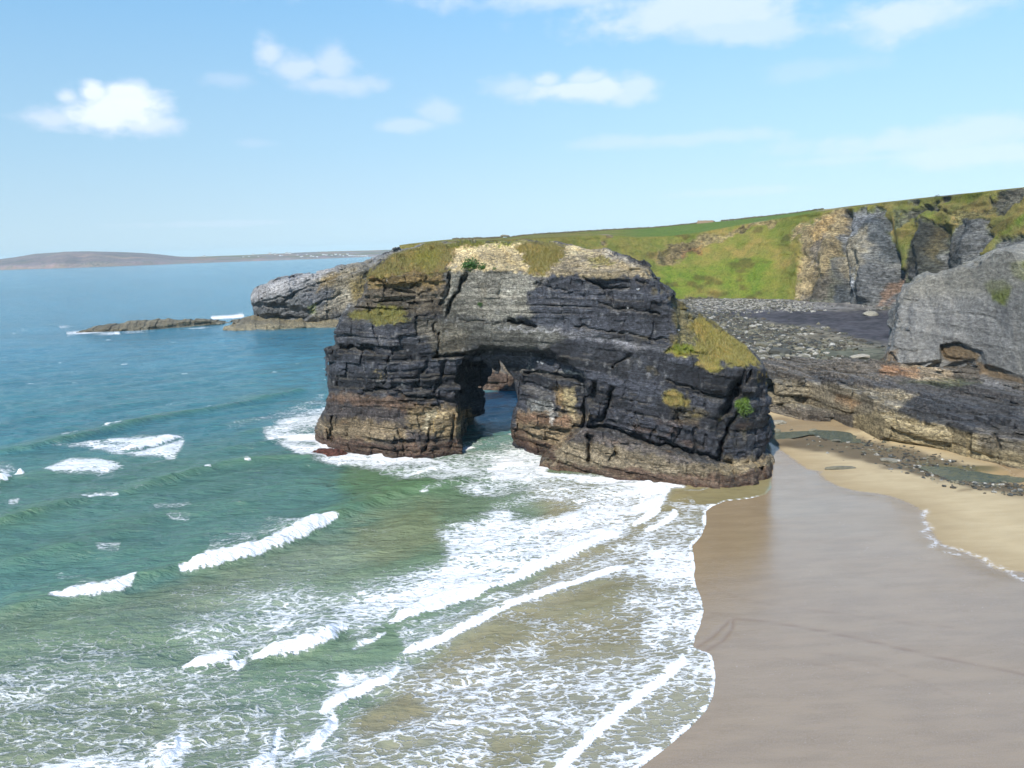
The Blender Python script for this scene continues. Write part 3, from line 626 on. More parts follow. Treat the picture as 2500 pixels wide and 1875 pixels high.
hq([(2062,510),(2131,506),(2160,515),(2172,609),(2195,657),(2190,745),(2120,770),(2035,745),(2044,614)],(136,137,137),5)
hq([(2050,615),(2100,570),(2140,560),(2110,640),(2095,690),(2065,690)],(190,180,155),7,.85);hq([(2075,520),(2130,515),(2110,560),(2060,580)],(158,162,168),6,.8)
hq([(2036,680),(2070,690),(2075,735),(2040,735)],(84,92,100),6,.8);hq([(2125,540),(2165,530),(2175,610),(2140,640)],(96,104,110),7,.7);hq([(2110,650),(2185,640),(2185,745),(2080,745)],(112,115,118),9,.7)
hq([(2065,690),(2075,640),(2085,690),(2080,715)],(205,212,220),3,.7)
hq([(2158,514),(2237,487),(2290,490),(2240,575),(2210,643),(2189,650),(2172,600)],(124,134,72),5)
hq([(2208,643),(2247,527),(2285,546),(2314,570),(2300,670),(2200,690)],(88,88,84),6);hq([(2270,545),(2300,560),(2290,640),(2270,620)],(120,108,70),8,.6)
hq([(2285,492),(2520,455),(2700,440),(2700,600),(2500,575),(2411,575),(2401,532),(2363,532),(2314,572),(2285,540)],(138,136,78),6)
hq([(2310,520),(2400,500),(2440,480),(2420,510),(2340,545)],(172,160,110),8,.7);hq([(2440,570),(2500,510),(2500,545),(2450,580)],(120,150,55),7,.7);hq([(2450,468),(2500,462),(2500,475),(2460,478)],(190,168,120),4,.7)
hq([(2314,572),(2363,530),(2411,535),(2413,580),(2500,575),(2600,580),(2600,640),(2290,680)],(128,129,130),6)
hq([(2411,585),(2440,560),(2430,600),(2400,625),(2390,620)],(125,140,60),5,.8)
hq([(2189,655),(2203,660),(2180,720),(2150,758),(2135,765),(2165,700)],(146,122,104),4,.9);hq([(2200,660),(2250,650),(2230,720),(2180,770)],(110,112,118),8,.7)
HC.line([(1600,735),(1650,742),(1750,745),(1850,750),(1950,755),(2100,765),(2200,775)],al(128,130,136),9,6,.95);HC.line([(1640,732),(1700,728),(1760,737)],al(140,128,104),6,5,.8)
HC.line([(1680,750),(1740,740)],al(188,194,205),6,5,.6);HC.line([(1850,742),(1960,750)],al(186,188,184),5,4,.6)
w1=fbm(x*.09,y*.09,z*.09,4,300);w2=fbm(x*.09,y*.09,z*.09,4,320)
w3=fbm(x*.35,y*.3,z*.35,3,310);w4_=fbm(x*.35,y*.3,z*.35,3,315);c=HC.get(px+w1*26+w3*16,py+w2*20+w4_*12)
rn=(sst(.20,.34,fbm(x*.07,y*.06,z*.05,4,430)+.25*w3)*sst(2140,2230,px)*.9)[...,None];c=c*(1-rn)+al(116,114,106)*rn
gn=sst(.02,.07,c[...,1]-c[...,0]*.93+.02*w1)   # grassy?
isg=sst(.0,.05,(c[...,1]-c[...,2])/(c.sum(-1)+1e-5)-.22)
rk=1-isg
ug=px/ (18.) 
rid=1-np.abs(fbm(x*.075,z*.02,None,4,330))*2.4
rid2=1-np.abs(fbm(x*.25,z*.05,None,3,340))*2.4
dis=face*(rk*(1.8*rid+1.1*rid2+.9*fbm(x*.5,y*.3,z*.6,3,350)+.6*vn(x*.9,y*.5,z*1.1,355)-2.2)+isg*(1.1*fbm(x*.06,y*.06,z*.06,4,360)+.5*fbm(x*.2,y*.1,z*.14,4,370)+.22*vn(x*.6,y*.3,z*.5,380)))
# slumped fans and the deep gully of the grey scar
def bul(P,wd,d): return d*np.exp(-(psdf(px,py,P,False)/wd)**2)
dis+=face*(bul([(2120,740),(2115,640),(2135,560)],26,4.5)+bul([(1990,740),(2015,660),(2030,600)],22,3.5)-bul([(2055,740),(2055,660),(2050,600),(2068,520)],11,5)-bul([(2185,700),(2180,620),(2165,540)],14,3.5)+bul([(2260,700),(2250,600),(2260,540)],18,3)-bul([(2300,660),(2300,560)],12,3)+bul([(2360,620),(2380,560)],24,3))
sc_=(sst(.55,.8,fbm(x*.05,y*.04,z*.16,4,390)*1.0+.5)*isg*face);dis-=sc_*.9
G2=G+NN*dis[...,None]
G2[...,2]+=plat*(.5*fbm(x*.03,y*.03,None,3,395))*(px>0)
fieldc=al(112,142,62);fm=(plat*sst(1440,1600,px)*(1-sst(1960,2030,px)))[...,None]
c=c*(1-fm)+fieldc*fm
dry=sst(-.05,.35,fbm(x*.045,y*.04,z*.09,4,400))[...,None]*isg[...,None]*(1-fm);c=c*(1-dry*.75)+al(158,148,84)*dry*.75
br=sst(.18,.42,fbm(x*.11,y*.08,z*.2,4,410))[...,None]*isg[...,None]*(1-fm);c=c*(1-br*.7)+al(96,92,52)*br*.7
st_=np.clip(1+.9*fbm(x*.16,y*.12,z*.22,5,420)*rk,.5,1.6)[...,None];c=np.clip(c*st_,.005,.9)
hq_=G2.reshape(-1,3);hf=grid_faces(nu,nv);o=mesh_np('hills',hq_,hf,M_TURFF,None,True,col=c.reshape(-1,3));o.data.materials.append(M_HROCK);o.data.polygons.foreach_set('material_index',(rk.ravel()[hf].mean(1)>.5).astype(np.int32));tag(o,kind='structure')
# ================================================================== SHORE, BEACH
SHpx=[(1380,2120),(1470,1980),(1559,1877),(1627,1825),(1686,1775),(1724,1735),(1741,1700),(1747,1653),(1742,1615),(1736,1597),(1715,1590),(1692,1580),(1697,1554),(1709,1527),(1718,1490),(1712,1460),(1699,1430),(1694,1405),(1697,1385),(1690,1333),(1712,1308),(1724,1277),(1723,1248),(1738,1236),(1770,1223),(1830,1217),(1870,1206),(1884,1190),(1880,1160),(1872,1125)]
SHW=[tuple(pz(a,b,0)[:2]) for a,b in SHpx]
LAND=[(SHW[0][0]-4,25),(SHW[0][0]-2,33)]+SHW+[(35,112),(27,128),(18,145),(9,160),(0,168),(-10,176),(-14,195),(-20,240),(-35,300),(-60,333),(-120,345),(-110,440),(700,440),(700,-60),(0,-60)]
WET=[(1930,1110),(1974,1142),(2010,1148),(2002,1152),(2018,1168),(2050,1184),(2090,1195),(2160,1205),(2190,1214),(2221,1226),(2245,1240),(2262,1252),(2262,1268),(2268,1282),(2280,1300),(2291,1320),(2312,1335),(2338,1345),(2365,1354),(2394,1368),(2420,1384),(2445,1397),(2500,1402),(2700,1445),(3100,1500)]
WW=[tuple(pz(a,b,.3)[:2]) for a,b in WET]
def gz_sd(x,y,sd):     # height of the ground from the distance to the shoreline (sd>0 on land)
    z=np.where(sd>0,.018*np.clip(sd,0,30),.05*np.clip(sd,-60,0))
    z=z+2.3*sst(112,175,y)*sst(0,25,sd)+.5*sst(200,330,y)*sst(0,25,sd)
    for PW in POOLW: z=z-.30*sst(.5,-.9,psdf(x,y,PW)+.5*vn(x*.8,y*.8,None,805)+.3*vn(x*2,y*2,None,806))*sst(1,3,sd)
    ch=psdf(x,y,CHAN,False);z=z-.28*np.exp(-(ch/3.2)**2)*sst(2,8,sd)
    return z
CHAN=[tuple(pz(a,b,.5)[:2]) for a,b in [(1925,1050),(2040,1055),(2120,1082),(2200,1120),(2320,1155),(2400,1165),(2560,1185),(2700,1200)]]
POOLP=[[(1880,1046),(1960,1042),(2040,1028),(2090,1030),(2095,1054),(2100,1068),(2040,1066),(1980,1050),(1930,1060),(1880,1062)],[(2250,1130),(2330,1130),(2420,1145),(2500,1150),(2560,1160),(2500,1165),(2410,1166),(2330,1160)]]
POOLW=[[tuple(pz(a,b,.75)[:2]) for a,b in P] for P in POOLP]
def land_sd(x,y): return -psdf(x,y,LAND)
def gz(x,y):
    x=np.atleast_1d(np.asarray(x,float));y=np.atleast_1d(np.asarray(y,float));return gz_sd(x,y,land_sd(x,y))
def groundpt(px,py):
    z=.6
    for _ in range(12):
        p=pz(px,py,z);z=.5*z+.5*float(gz(p[0],p[1])[0])
    return p[0],p[1],float(gz(p[0],p[1])[0])
def fan(a0,a1,da,r0,r1,kr,r2=None,kr2=None):
    A=np.arange(math.radians(a0),math.radians(a1),da);r=[r0]
    while r[-1]<r1:r.append(r[-1]*kr)
    if r2:
        k=kr
        while r[-1]<r2:
            k=min(k*1.01,kr2);r.append(r[-1]*k)
    A,R=np.meshgrid(A,np.array(r),indexing='ij');return R*np.sin(A),R*np.cos(A),A.shape
x,y,sh=fan(-14,62,.0021,30,330,1.006,520,1.03);keep_far=None
sd=land_sd(x,y);z=gz_sd(x,y,sd)
rp=fbm(x*.16,y*.16,None,3,500)
w2d=psdf(x,y,WW+[(WW[-1][0]+40,WW[-1][1]+400),(WW[0][0]-1,400)])   # negative on the dry side
wet=w2d
wet=np.where(y>116,np.minimum(wet,(116-y)*.6),wet)
wet=-(-wet)
wet=np.minimum(wet,50)
# the damp sand between the platforms and in the channel
chd=psdf(x,y,CHAN,False);wet=np.minimum(wet,(chd-2.6)*1.0)
z=z+.05*rp*sst(0,20,sd)+.10*sst(0,3,wet)*sst(2,10,sd)+sst(120,150,y)*.25*fbm(x*.3,y*.3,None,3,505)
px,py=proj(x,y,z)
BC=Ras(al(216,197,158))
def bq(P,c,s=9,a=.95): BC.poly(P,al(*c),s,a)
bq([(1500,640),(2300,640),(2300,900),(2160,930),(1880,925),(1500,960)],(104,102,92),6)
bq([(1930,752),(2060,758),(2200,758),(2200,850),(2165,838),(2120,832),(2050,820),(1990,800),(1900,790),(1840,778),(1740,770),(1700,758)],(78,76,82),7,.95)
bq([(1960,800),(2010,800),(2100,835),(2160,850),(2150,870),(2050,850),(1980,825)],(140,134,118),12,.7)
bq([(1720,778),(1840,785),(2040,812),(2080,835),(1900,825),(1760,800)],(150,142,120),9,.55)
bq([(1690,700),(2150,720),(2160,752),(1950,758),(1700,758)],(140,138,136),6,.9)
bq([(1880,845),(2160,850),(2160,880),(1900,875)],(92,100,82),10,.6)
bq([(1850,1085),(1990,1060),(2110,1070),(2230,1100),(2380,1140),(2520,1160),(2520,1215),(2400,1196),(2260,1165),(2100,1125),(1980,1098),(1900,1092)],(112,100,80),7,.9)
bq([(2240,1130),(2420,1140),(2520,1160),(2520,1180),(2400,1172),(2300,1160)],(112,110,76),6,.8)
bq([(2385,1150),(2440,1146),(2520,1160),(2600,1170),(2600,1190),(2500,1186),(2420,1176)],(200,176,132),5,.95)
bq([(1860,1020),(2100,1010),(2100,1050),(1860,1085)],(150,132,104),9,.8)
bq([(2100,975),(2180,985),(2180,1000),(2110,1000)],(205,176,130),5,.9)
bq([(2330,1195),(2380,1194),(2370,1199),(2340,1199)],(130,112,80),3,.8)
w1=fbm(x*.5,y*.5,None,3,510);c=BC.get(px+w1*9,py+vn(x*.6,y*.6,None,511)*5)
c=c*(1+.10*fbm(x*.3,y*.12,None,4,520))[...,None]
fm=sst(128,150,y)[...,None];c=c*(1-fm)+c*fm*(1+.55*vn(x*1.1,y*.7,None,530)+.35*vn(x*.3,y*.2,None,531))[...,None]
lines=np.zeros_like(x)
for P in ([(1790,1505),(1850,1512),(1940,1528),(2100,1563),(2240,1598),(2400,1636),(2560,1668)],[(1790,1508),(1788,1530),(1765,1560),(1725,1582)],[(1780,1512),(1740,1550),(1705,1572)],[(1915,1480),(2060,1503),(2180,1521),(2360,1543)],[(1740,1492),(1800,1500)],[(1990,1590),(2130,1625),(2250,1670),(2330,1708)],[(1700,1410),(1800,1455),(1900,1480)],[(1890,1600),(2080,1640)]):
    W=[pz(a,b,.2)[:2] for a,b in P];k=1. if P[0][0] in(1790,1780) else .4
    lines=np.maximum(lines,k*np.exp(-(psdf(x,y,W,False)/.15)**2))
fl_=np.zeros_like(x)
for P in ([(2262,1245),(2254,1262)],[(2258,1275),(2272,1290),(2255,1300)],[(2265,1310),(2285,1325),(2275,1340)],[(2300,1335),(2345,1345)],[(2310,1352),(2340,1358)],[(2360,1352),(2400,1366),(2420,1386)],[(2436,1388),(2465,1400)],[(2470,1408),(2500,1424)],[(2505,1425),(2560,1440)]):
    W=[pz(a,b,.3)[:2] for a,b in P];fl_=np.maximum(fl_,np.exp(-(psdf(x,y,W,False)/.28)**2))
z=z-.02*lines
fc=grid_faces(*sh);kf=(sd.ravel()[fc].max(1)>-7);V=np.stack([x,y,z],-1).reshape(-1,3)
v,q,u=submesh(V,fc,kf)
msand,nt,b=newmat('beach_sand')
C=attr(nt,'Col').outputs['Color'];wt=attr(nt,'wet').outputs['Fac'];ln=attr(nt,'line').outputs['Fac'];fl2=attr(nt,'froth').outputs['Fac']
n1=noise(nt,pos(nt,(.6,2.2,1)),.35,5,.6);n2=noise(nt,pos(nt),14,3,.7);n3=noise(nt,pos(nt,(1,2.5,1)),1.6,4,.6)
ed=math_(nt,'ADD',wt,math_(nt,'MULTIPLY',math_(nt,'SUBTRACT',n3,.5),1.6))
wf=maprange(nt,ed,-.25,.45)
dry=mix(nt,maprange(nt,n1,.3,.7),mix(nt,1.,C,(.93,.91,.88),'MULTIPLY'),mix(nt,1.,C,(1.06,1.06,1.06),'MULTIPLY'))
dry=mix(nt,maprange(nt,n2,.35,.65,0,.35),dry,mix(nt,1.,dry,(.8,.78,.75),'MULTIPLY'))
wetc=mix(nt,maprange(nt,n1,.35,.65),(.25,.178,.092),(.30,.218,.118))
wetc=mix(nt,maprange(nt,n2,.35,.7,0,.7),wetc,(.33,.25,.17))
damp=mix(nt,maprange(nt,ed,-6.,-.2,0.,.45),dry,mix(nt,1.,dry,(.62,.56,.5),'MULTIPLY'))
cc=mix(nt,wf,damp,wetc);cc=mix(nt,math_(nt,'MULTIPLY',ln,.75),cc,(.22,.14,.07))
sp_=maprange(nt,noise(nt,pos(nt),9,2,.5),.70,.76,0.,.6);sp_=math_(nt,'MULTIPLY',sp_,maprange(nt,noise(nt,pos(nt,(.5,1.5,1)),.25,3,.6),.5,.62))
fr=math_(nt,'MULTIPLY',fl2,maprange(nt,noise(nt,pos(nt),2.2,3,.7),.44,.54));fr=math_(nt,'MULTIPLY',fr,.7);fr=math_(nt,'MAXIMUM',fr,math_(nt,'MULTIPLY',sp_,wf))
cc=mix(nt,fr,cc,(.75,.75,.75));nt.links.new(cc,b.inputs['Base Color'])
rg=mix(nt,wf,(.9,.9,.9),mix(nt,maprange(nt,noise(nt,pos(nt,(.5,1.6,1)),.11,4,.6,.6),.38,.62),(.07,.07,.07),(.22,.22,.22)));nt.links.new(math_(nt,'MAXIMUM',rg,math_(nt,'MULTIPLY',fr,.8)),b.inputs['Roughness'])
nt.links.new(maprange(nt,wf,0.,1.,.15,.8,False),b.inputs['Specular IOR Level']);b.inputs['IOR'].default_value=1.65
hb=math_(nt,'ADD',math_(nt,'MULTIPLY',n3,.05),math_(nt,'MULTIPLY',n2,.004));hb=math_(nt,'ADD',hb,math_(nt,'MULTIPLY',noise(nt,pos(nt,(1,4,1)),2.2,4,.6),.012))
nt.links.new(bump(nt,hb,.45,1.),b.inputs['Normal'])
o=mesh_np('beach',v,q,msand,None,True,dict(wet=wet.ravel()[u],line=lines.ravel()[u],froth=fl_.ravel()[u]),c.reshape(-1,3)[u]);tag(o,kind='structure')
# ================================================================== SEA
x,y,sh=fan(-50,34,.0019,31,330,1.0052,12500,1.05)
sd=-land_sd(x,y)   # >0 at sea
px,py=proj(x,y,0*x)
D=Ras([0.])
def fo(P,v,s=14,a=1.): D.poly(P,v,s,a)
fo([(-400,1500),(120,1480),(420,1420),(760,1380),(1000,1420),(900,1560),(700,1875),(700,2200),(-400,2200)],.24,60)
fo([(0,1640),(300,1600),(600,1650),(830,1740),(700,1900),(-100,1900)],.40,40)
fo([(420,1520),(600,1450),(760,1440),(900,1500),(880,1560),(640,1600),(480,1600)],.46,35)
fo([(620,1480),(850,1440),(980,1450),(900,1540),(700,1560)],.50,30)
fo([(820,1640),(980,1600),(1040,1640),(900,1720),(780,1720)],.52,25)
fo([(640,1300),(880,1240),(1000,1300),(900,1400),(600,1420)],.20,30)
fo([(1060,1290),(1166,1262),(1200,1235),(1325,1185),(1410,1165),(1655,1176),(1630,1225),(1545,1294),(1345,1376),(1146,1457),(934,1526),(810,1540),(860,1430),(1085,1372)],.60,32)
fo([(1120,1310),(1300,1270),(1480,1260),(1540,1294),(1345,1376),(1146,1450),(1000,1490),(960,1470),(1110,1400)],.76,30)
fo([(1240,1230),(1330,1215),(1420,1240),(1360,1270),(1250,1262)],.22,16,.7)
fo([(1560,1185),(1650,1180),(1625,1215),(1600,1240),(1545,1255)],.8,12)
fo([(960,1540),(1150,1470),(1345,1395),(1540,1310),(1614,1262),(1700,1250),(1700,1390),(1745,1640),(1690,1770),(1560,1880),(1450,2100),(700,2100),(740,1860),(860,1740),(1000,1625)],.47,12)
fo([(1020,1600),(1240,1500),(1480,1410),(1560,1420),(1500,1500),(1300,1560),(1120,1650),(980,1700)],.27,25)
fo([(1280,1520),(1560,1500),(1600,1580),(1350,1620)],.30,25)
fo([(1000,1650),(1300,1610),(1600,1640),(1400,1820),(1150,1850),(950,1760)],.52,40)
fo([(840,1680),(1000,1690),(1050,1740),(900,1800),(820,1760)],.28,20)
fo([(1200,1800),(1330,1800),(1300,1875),(1180,1900)],.3,25)
fo([(1560,1300),(1690,1260),(1700,1400),(1730,1480),(1690,1600),(1560,1590),(1600,1450)],.58,22)
fo([(1580,1280),(1700,1240),(1690,1330),(1600,1330)],.5,15)
fo([(1600,1600),(1742,1600),(1745,1680),(1600,1830),(1500,1900),(1420,1900),(1560,1740)],.50,14)
fo([(1640,1195),(1770,1200),(1720,1245),(1640,1250)],.12,12)
fo([(330,1900),(380,1820),(440,1770),(470,1810),(450,1860),(420,1920)],.68,16);fo([(620,1900),(640,1800),(690,1750),(700,1840),(760,1790),(810,1725),(830,1760),(790,1825),(745,1865),(700,1900)],.52,14);fo([(100,1860),(300,1840),(420,1850),(400,1920),(100,1920)],.6,20)
# round the foot of the arch
fo([(640,1040),(700,1055),(775,1050),(830,1095),(960,1108),(1060,1100),(1150,1085),(1240,1065),(1290,1080),(1345,1095),(1330,1150),(1360,1160),(1560,1166),(1560,1190),(1200,1215),(1000,1180),(850,1135),(740,1105),(640,1070)],.50,14)
fo([(690,1085),(830,1100),(960,1112),(1050,1106),(1050,1128),(940,1136),(820,1130),(740,1120)],.78,10)
fo([(1200,1120),(1340,1095),(1325,1150),(1290,1175),(1210,1170)],.74,14)
fo([(1120,1085),(1230,1070),(1230,1098),(1140,1108)],.35,10)
D.line([(660,1062),(720,1066),(780,1072)],.95,11,8,mx=True);D.line([(1285,1084),(1312,1088)],1.,9,5,mx=True);D.line([(1195,1150),(1225,1140),(1245,1132)],.98,8,5,mx=True);D.line([(1330,1165),(1420,1176),(1600,1188)],.8,7,7,mx=True)
D.line([(990,1165),(1050,1145),(1100,1148)],.7,7,6,mx=True);D.line([(770,1092),(830,1108),(900,1122),(1000,1118),(1060,1110),(1130,1098)],.85,6,6,mx=True);D.line([(1060,1130),(1110,1150),(1150,1150)],.75,8,8,mx=True)
# offshore patches
fo([(102,1144),(134,1158),(252,1156),(301,1140),(244,1120),(163,1122)],.66,9);fo([(114,1087),(203,1079),(301,1067),(407,1063),(452,1055),(447,1095),(427,1120),(285,1112),(212,1091)],.62,10)
fo([(-50,1125),(30,1130),(60,1150),(-50,1170)],.45,12);fo([(690,1010),(800,985),(800,1045),(660,1068),(650,1050)],.55,14);fo([(540,1035),(700,1000),(790,960),(795,985),(700,1020),(560,1048)],.35,10)
fo([(370,1225),(460,1220),(470,1238),(380,1240)],.42,8);fo([(400,1255),(470,1255),(460,1272),(410,1270)],.4,7);fo([(230,1330),(295,1325),(290,1350),(240,1350)],.42,7);fo([(130,1395),(220,1400),(200,1420),(140,1420)],.35,7);fo([(570,1320),(650,1315),(640,1345),(580,1335)],.42,9);fo([(20,1215),(50,1210),(45,1225),(20,1228)],.5,5)
D.line([(165,817),(200,812),(290,812)],.95,4,4,mx=True);D.line([(30,812),(60,808)],.8,3,3,mx=True);D.line([(145,798),(185,793),(230,789)],.75,2.5,2.5,mx=True);D.line([(520,776),(560,774),(592,770)],1.,5,4,mx=True);D.line([(300,812),(420,808),(530,796)],.5,2,2,mx=True)
rw=np.random.default_rng(3)
for _ in range(34):
    a=rw.uniform(-100,820);bb=rw.uniform(720,1010)
    if bb<760 and a>590:continue
    l=rw.uniform(4,20)*(bb-600)/300;D.line([(a,bb),(a+l,bb-l*.05)],rw.uniform(.35,.7),1.2,1.8,mx=True)
dens=D.get(px,py);dens=np.where(dens<.78,np.minimum(dens*1.08,.69),dens)
# breakers: (photo points, foam width m, height m, whiteness)
BR=[([(425,1399),(440,1405),(460,1406),(525,1394),(610,1368),(684,1339),(745,1315),(798,1287),(834,1266)],2.3,1.05,1.,1),
([(108,1470),(163,1472),(212,1463),(244,1461),(309,1449),(334,1429),(338,1411)],1.2,.8,1.,1),
([(-60,1500),(60,1485),(108,1472),(338,1428),(425,1402),(834,1266),(900,1230),(1000,1200),(1100,1175)],0,.75,0,1),
([(-100,1120),(0,1108),(130,1087),(280,1047),(400,1020),(520,1003),(650,975),(760,950)],0,.8,0,1),([(248,1043),(280,1040),(304,1033)],.8,.3,.95,0),([(150,1064),(185,1060),(205,1054)],.7,.1,.7,0),
([(285,1101),(338,1099),(390,1083),(431,1069),(452,1060)],2.8,.7,.97,1),([(-40,1190),(0,1186),(24,1178),(28,1167)],3.,.8,1.,1),([(30,1165),(50,1164),(67,1160)],2.6,.7,1.,0),
([(-80,1300),(0,1285),(122,1246),(191,1221),(293,1213),(366,1185),(488,1148),(610,1128),(692,1120),(800,1120)],0,.7,0,1),([(180,1225),(200,1221),(232,1218),(262,1214),(292,1212)],.5,.1,.75,0),([(596,1134),(616,1131)],.6,0,.9,0),([(498,1149),(516,1147)],.5,0,.8,0),([(330,1200),(360,1190)],.3,0,.6,0),
([(-50,1395),(60,1370),(160,1340),(300,1300),(420,1290)],0,.4,0,1),([(820,1250),(900,1225),(1000,1200),(1110,1185),(1160,1165)],0,.55,0,1),([(1020,1205),(1060,1200),(1100,1187)],.5,.1,.5,0),
([(602,1613),(651,1617),(732,1605),(793,1585),(826,1564),(835,1545),(867,1532)],1.5,.6,1.,1),([(439,1632),(488,1640),(541,1625),(575,1605),(586,1593)],1.0,.45,1.,1),([(565,1642),(590,1639),(602,1634),(598,1610)],1.1,.3,.95,0),
([(696,1861),(745,1863),(789,1825),(818,1792),(834,1756),(820,1731)],.6,.25,.97,0),([(600,1925),(635,1878),(684,1849),(690,1805),(688,1764)],.35,.18,.9,0),([(380,1900),(420,1878),(448,1845),(466,1817),(450,1788)],.8,.25,.93,0),
([(930,1526),(963,1530),(1028,1510),(1077,1489),(1146,1465),(1219,1437),(1288,1412),(1345,1376),(1418,1351),(1492,1314),(1539,1292)],1.35,.45,1.,1),
([(1000,1500),(1100,1462),(1160,1448),(1215,1432),(1222,1440)],.9,.2,1.,0),
([(1545,1286),(1581,1274),(1614,1253),(1612,1240),(1630,1213),(1640,1190),(1650,1178)],1.0,.25,.95,0),([(1573,1298),(1600,1292),(1626,1282),(1648,1266),(1663,1253),(1648,1241)],.7,.2,.95,0),
([(960,1612),(1012,1595),(1085,1575),(1162,1534),(1180,1527),(1223,1498),(1280,1473),(1370,1449),(1451,1416),(1510,1395),(1545,1384),(1545,1374)],.75,.3,1.,0),
([(1550,1385),(1570,1370),(1600,1350),(1610,1322)],.4,.1,.7,0),
([(780,1745),(827,1716),(890,1689),(949,1671),(970,1655),(981,1630),(978,1618)],.6,.25,.93,0),([(860,1590),(920,1570),(950,1548)],.5,.15,.8,0),([(900,1740),(830,1745)],.4,.1,.6,0),
([(1330,1940),(1388,1877),(1446,1820),(1505,1762),(1568,1712),(1632,1667),(1672,1628),(1681,1608),(1670,1590)],.5,.2,1.,0),
([(1600,1445),(1660,1400),(1690,1360)],.2,.05,.35,0),([(1160,1200),(1210,1180),(1245,1160)],1.0,.3,.6,0)]
h=np.zeros_like(x);solid=np.zeros_like(x)
lump=vn(x*1.3,y*1.3,None,600);lump2=vn(x*3.1,y*3.1,None,601)
for P,wd,hh,wh_,face in BR:
    P2=[P[0]]
    for a,b_ in zip(P[:-1],P[1:]):
        P2+= [((a[0]+b_[0])/2,(a[1]+b_[1])/2),b_]
    W=np.array([pz(a,b_,0)[:2] for a,b_ in P2]);
    for _ in range(2): W[1:-1]=W[1:-1]*.5+.25*(W[:-2]+W[2:])
    m=8 if wd or hh<.5 else 16
    bx=(x>W[:,0].min()-m)&(x<W[:,0].max()+m)&(y>W[:,1].min()-m)&(y<W[:,1].max()+m)
    X=x[bx];Y=y[bx];d=np.full(X.shape,1e9);sg=np.zeros(X.shape);tt=np.zeros(X.shape);Ls=np.concatenate([[0],np.cumsum(np.hypot(*np.diff(W,axis=0).T))])
    for i in range(len(W)-1):
        a=W[i];e=W[i+1]-a;L2=e@e+1e-9;t=((X-a[0])*e[0]+(Y-a[1])*e[1])/L2;tc_=np.clip(t,0,1)
        dd=np.hypot(X-a[0]-tc_*e[0],Y-a[1]-tc_*e[1]);cr=e[0]*(Y-a[1])-e[1]*(X-a[0]);k=dd<d
        d[k]=dd[k];sg[k]=np.sign(cr)[k];tt[k]=(Ls[i]+tc_[k]*math.sqrt(L2))
    s=d*sg      # >0 seaward
    tot=Ls[-1];end=sst(0,min(3.,tot*.2),tt)*sst(0,min(3.,tot*.2),tot-tt)
    endd=np.where((tt<=0)|(tt>=tot),np.exp(-(d/2.)**2),1)
    foot=(1.15*(.45+.5*hh)) if wd else 0.
    s0=s;s=s-foot
    if face: pr=np.where(s>0,np.exp(-(s/(1.6+2.2*hh))**2),np.exp(-(s/(.55+.5*hh))**2))
    else: pr=np.where(s>0,np.exp(-(s/(.5+wd))**2),np.exp(-(s/.16)**2))
    pr2=pr*end*endd
    if face: pr2=pr2*.93-.12*hh*np.exp(-((s+2.2)/1.5)**2)*end*endd
    hl=hh*pr2
    s=s0
    if wd:
        jag=.35*lump[bx]+.35*lump2[bx]+.25*vn(X*6,Y*6,None,605);w_=(wd+foot*.5)*(.45+.55*end)*(1+.25*lump[bx])
        sol=sst(-.28,.24,s-.05+jag*.5*min(1,wd*.5))*(1-sst(w_*.55,w_*1.25,s))*wh_*np.where((tt<=0)|(tt>=tot),0,1)*sst(0,.05*tot,np.minimum(tt,tot-tt))**.5
        solid[bx]=np.maximum(solid[bx],sol)
        trail=sst(0,.3,s)*np.exp(-np.clip(s-w_,0,50)/(2.2*w_+.3))*.62*wh_*end
        dens[bx]=np.maximum(dens[bx],trail)
        hl=hl+sol*(.05+.07*hh)*(1+.6*lump[bx]+.7*lump2[bx])*min(1,wd)
        # clear face in front of the roll
        dens[bx]*=1-.6*sst(-1.8*hh-.2,-.3,s)*(s<-.05)*end*(hh>.5)
    else:
        dens[bx]*=1-.5*np.exp(-(s/1.5)**2)*end
    h[bx]=np.maximum(h[bx],hl) if hh>.2 else h[bx]+hl
dens=np.maximum(dens,solid)
near=sst(0,14,sd);r=np.hypot(x,y)
ch1=fbm((x*.8+y*.6)*.11,(x*.55-y*.85)*.30,None,3,620);ch2=fbm((x*.95+y*.3)*.35,(x*.3-y*.95)*.9,None,3,630);ch3=vn((x+y*.2)*.9,(y-x*.2)*2.1,None,640)
amp=near*np.exp(-np.clip(r-150,0,1e5)/170)
h=h+amp*(.50*ch1+.20*ch2)+(.035*ch3+.03*lump2)*sst(0,3,sd)*np.exp(-np.clip(r-90,0,1e5)/60)
# swash edge: thin lip that dips under the sand
edge=np.clip(sd,-3,1.2)
h=np.where(sd<1.2,h*sst(-.2,1.2,sd)+.035*sst(0,.15,sd)*(1-sst(.25,.7,sd))+np.where(sd<0,sd*.12,.02*np.clip(sd,0,1.)),h+.02)
open_shore=(y<100)
dens=np.maximum(dens,np.where(open_shore,.86*sst(-.05,.08,sd)*(1-sst(.10,.55,sd+.25*lump+.15*lump2)),0))
dens=np.maximum(dens,np.where(open_shore&(y<92),.50*(1-sst(1.5,6,sd+1.5*lump)),0))
kill=np.zeros_like(x)
dens=np.where((y>88.5)&(sd<7)&(x>21),dens*.2,dens)
TL=psdf(x,y,[tuple(pz(a,b_,0)[:2]) for a,b_ in [(1722,1250),(1740,1237),(1770,1223),(1830,1217),(1866,1210)]],False);dens=np.maximum(dens,.9*np.exp(-(TL/.22)**2)*(x<31))
TL=psdf(x,y,[tuple(pz(a,b_,0)[:2]) for a,b_ in [(1675,1195),(1710,1196),(1740,1187)]],False);dens=np.maximum(dens,.7*np.exp(-(TL/.3)**2))
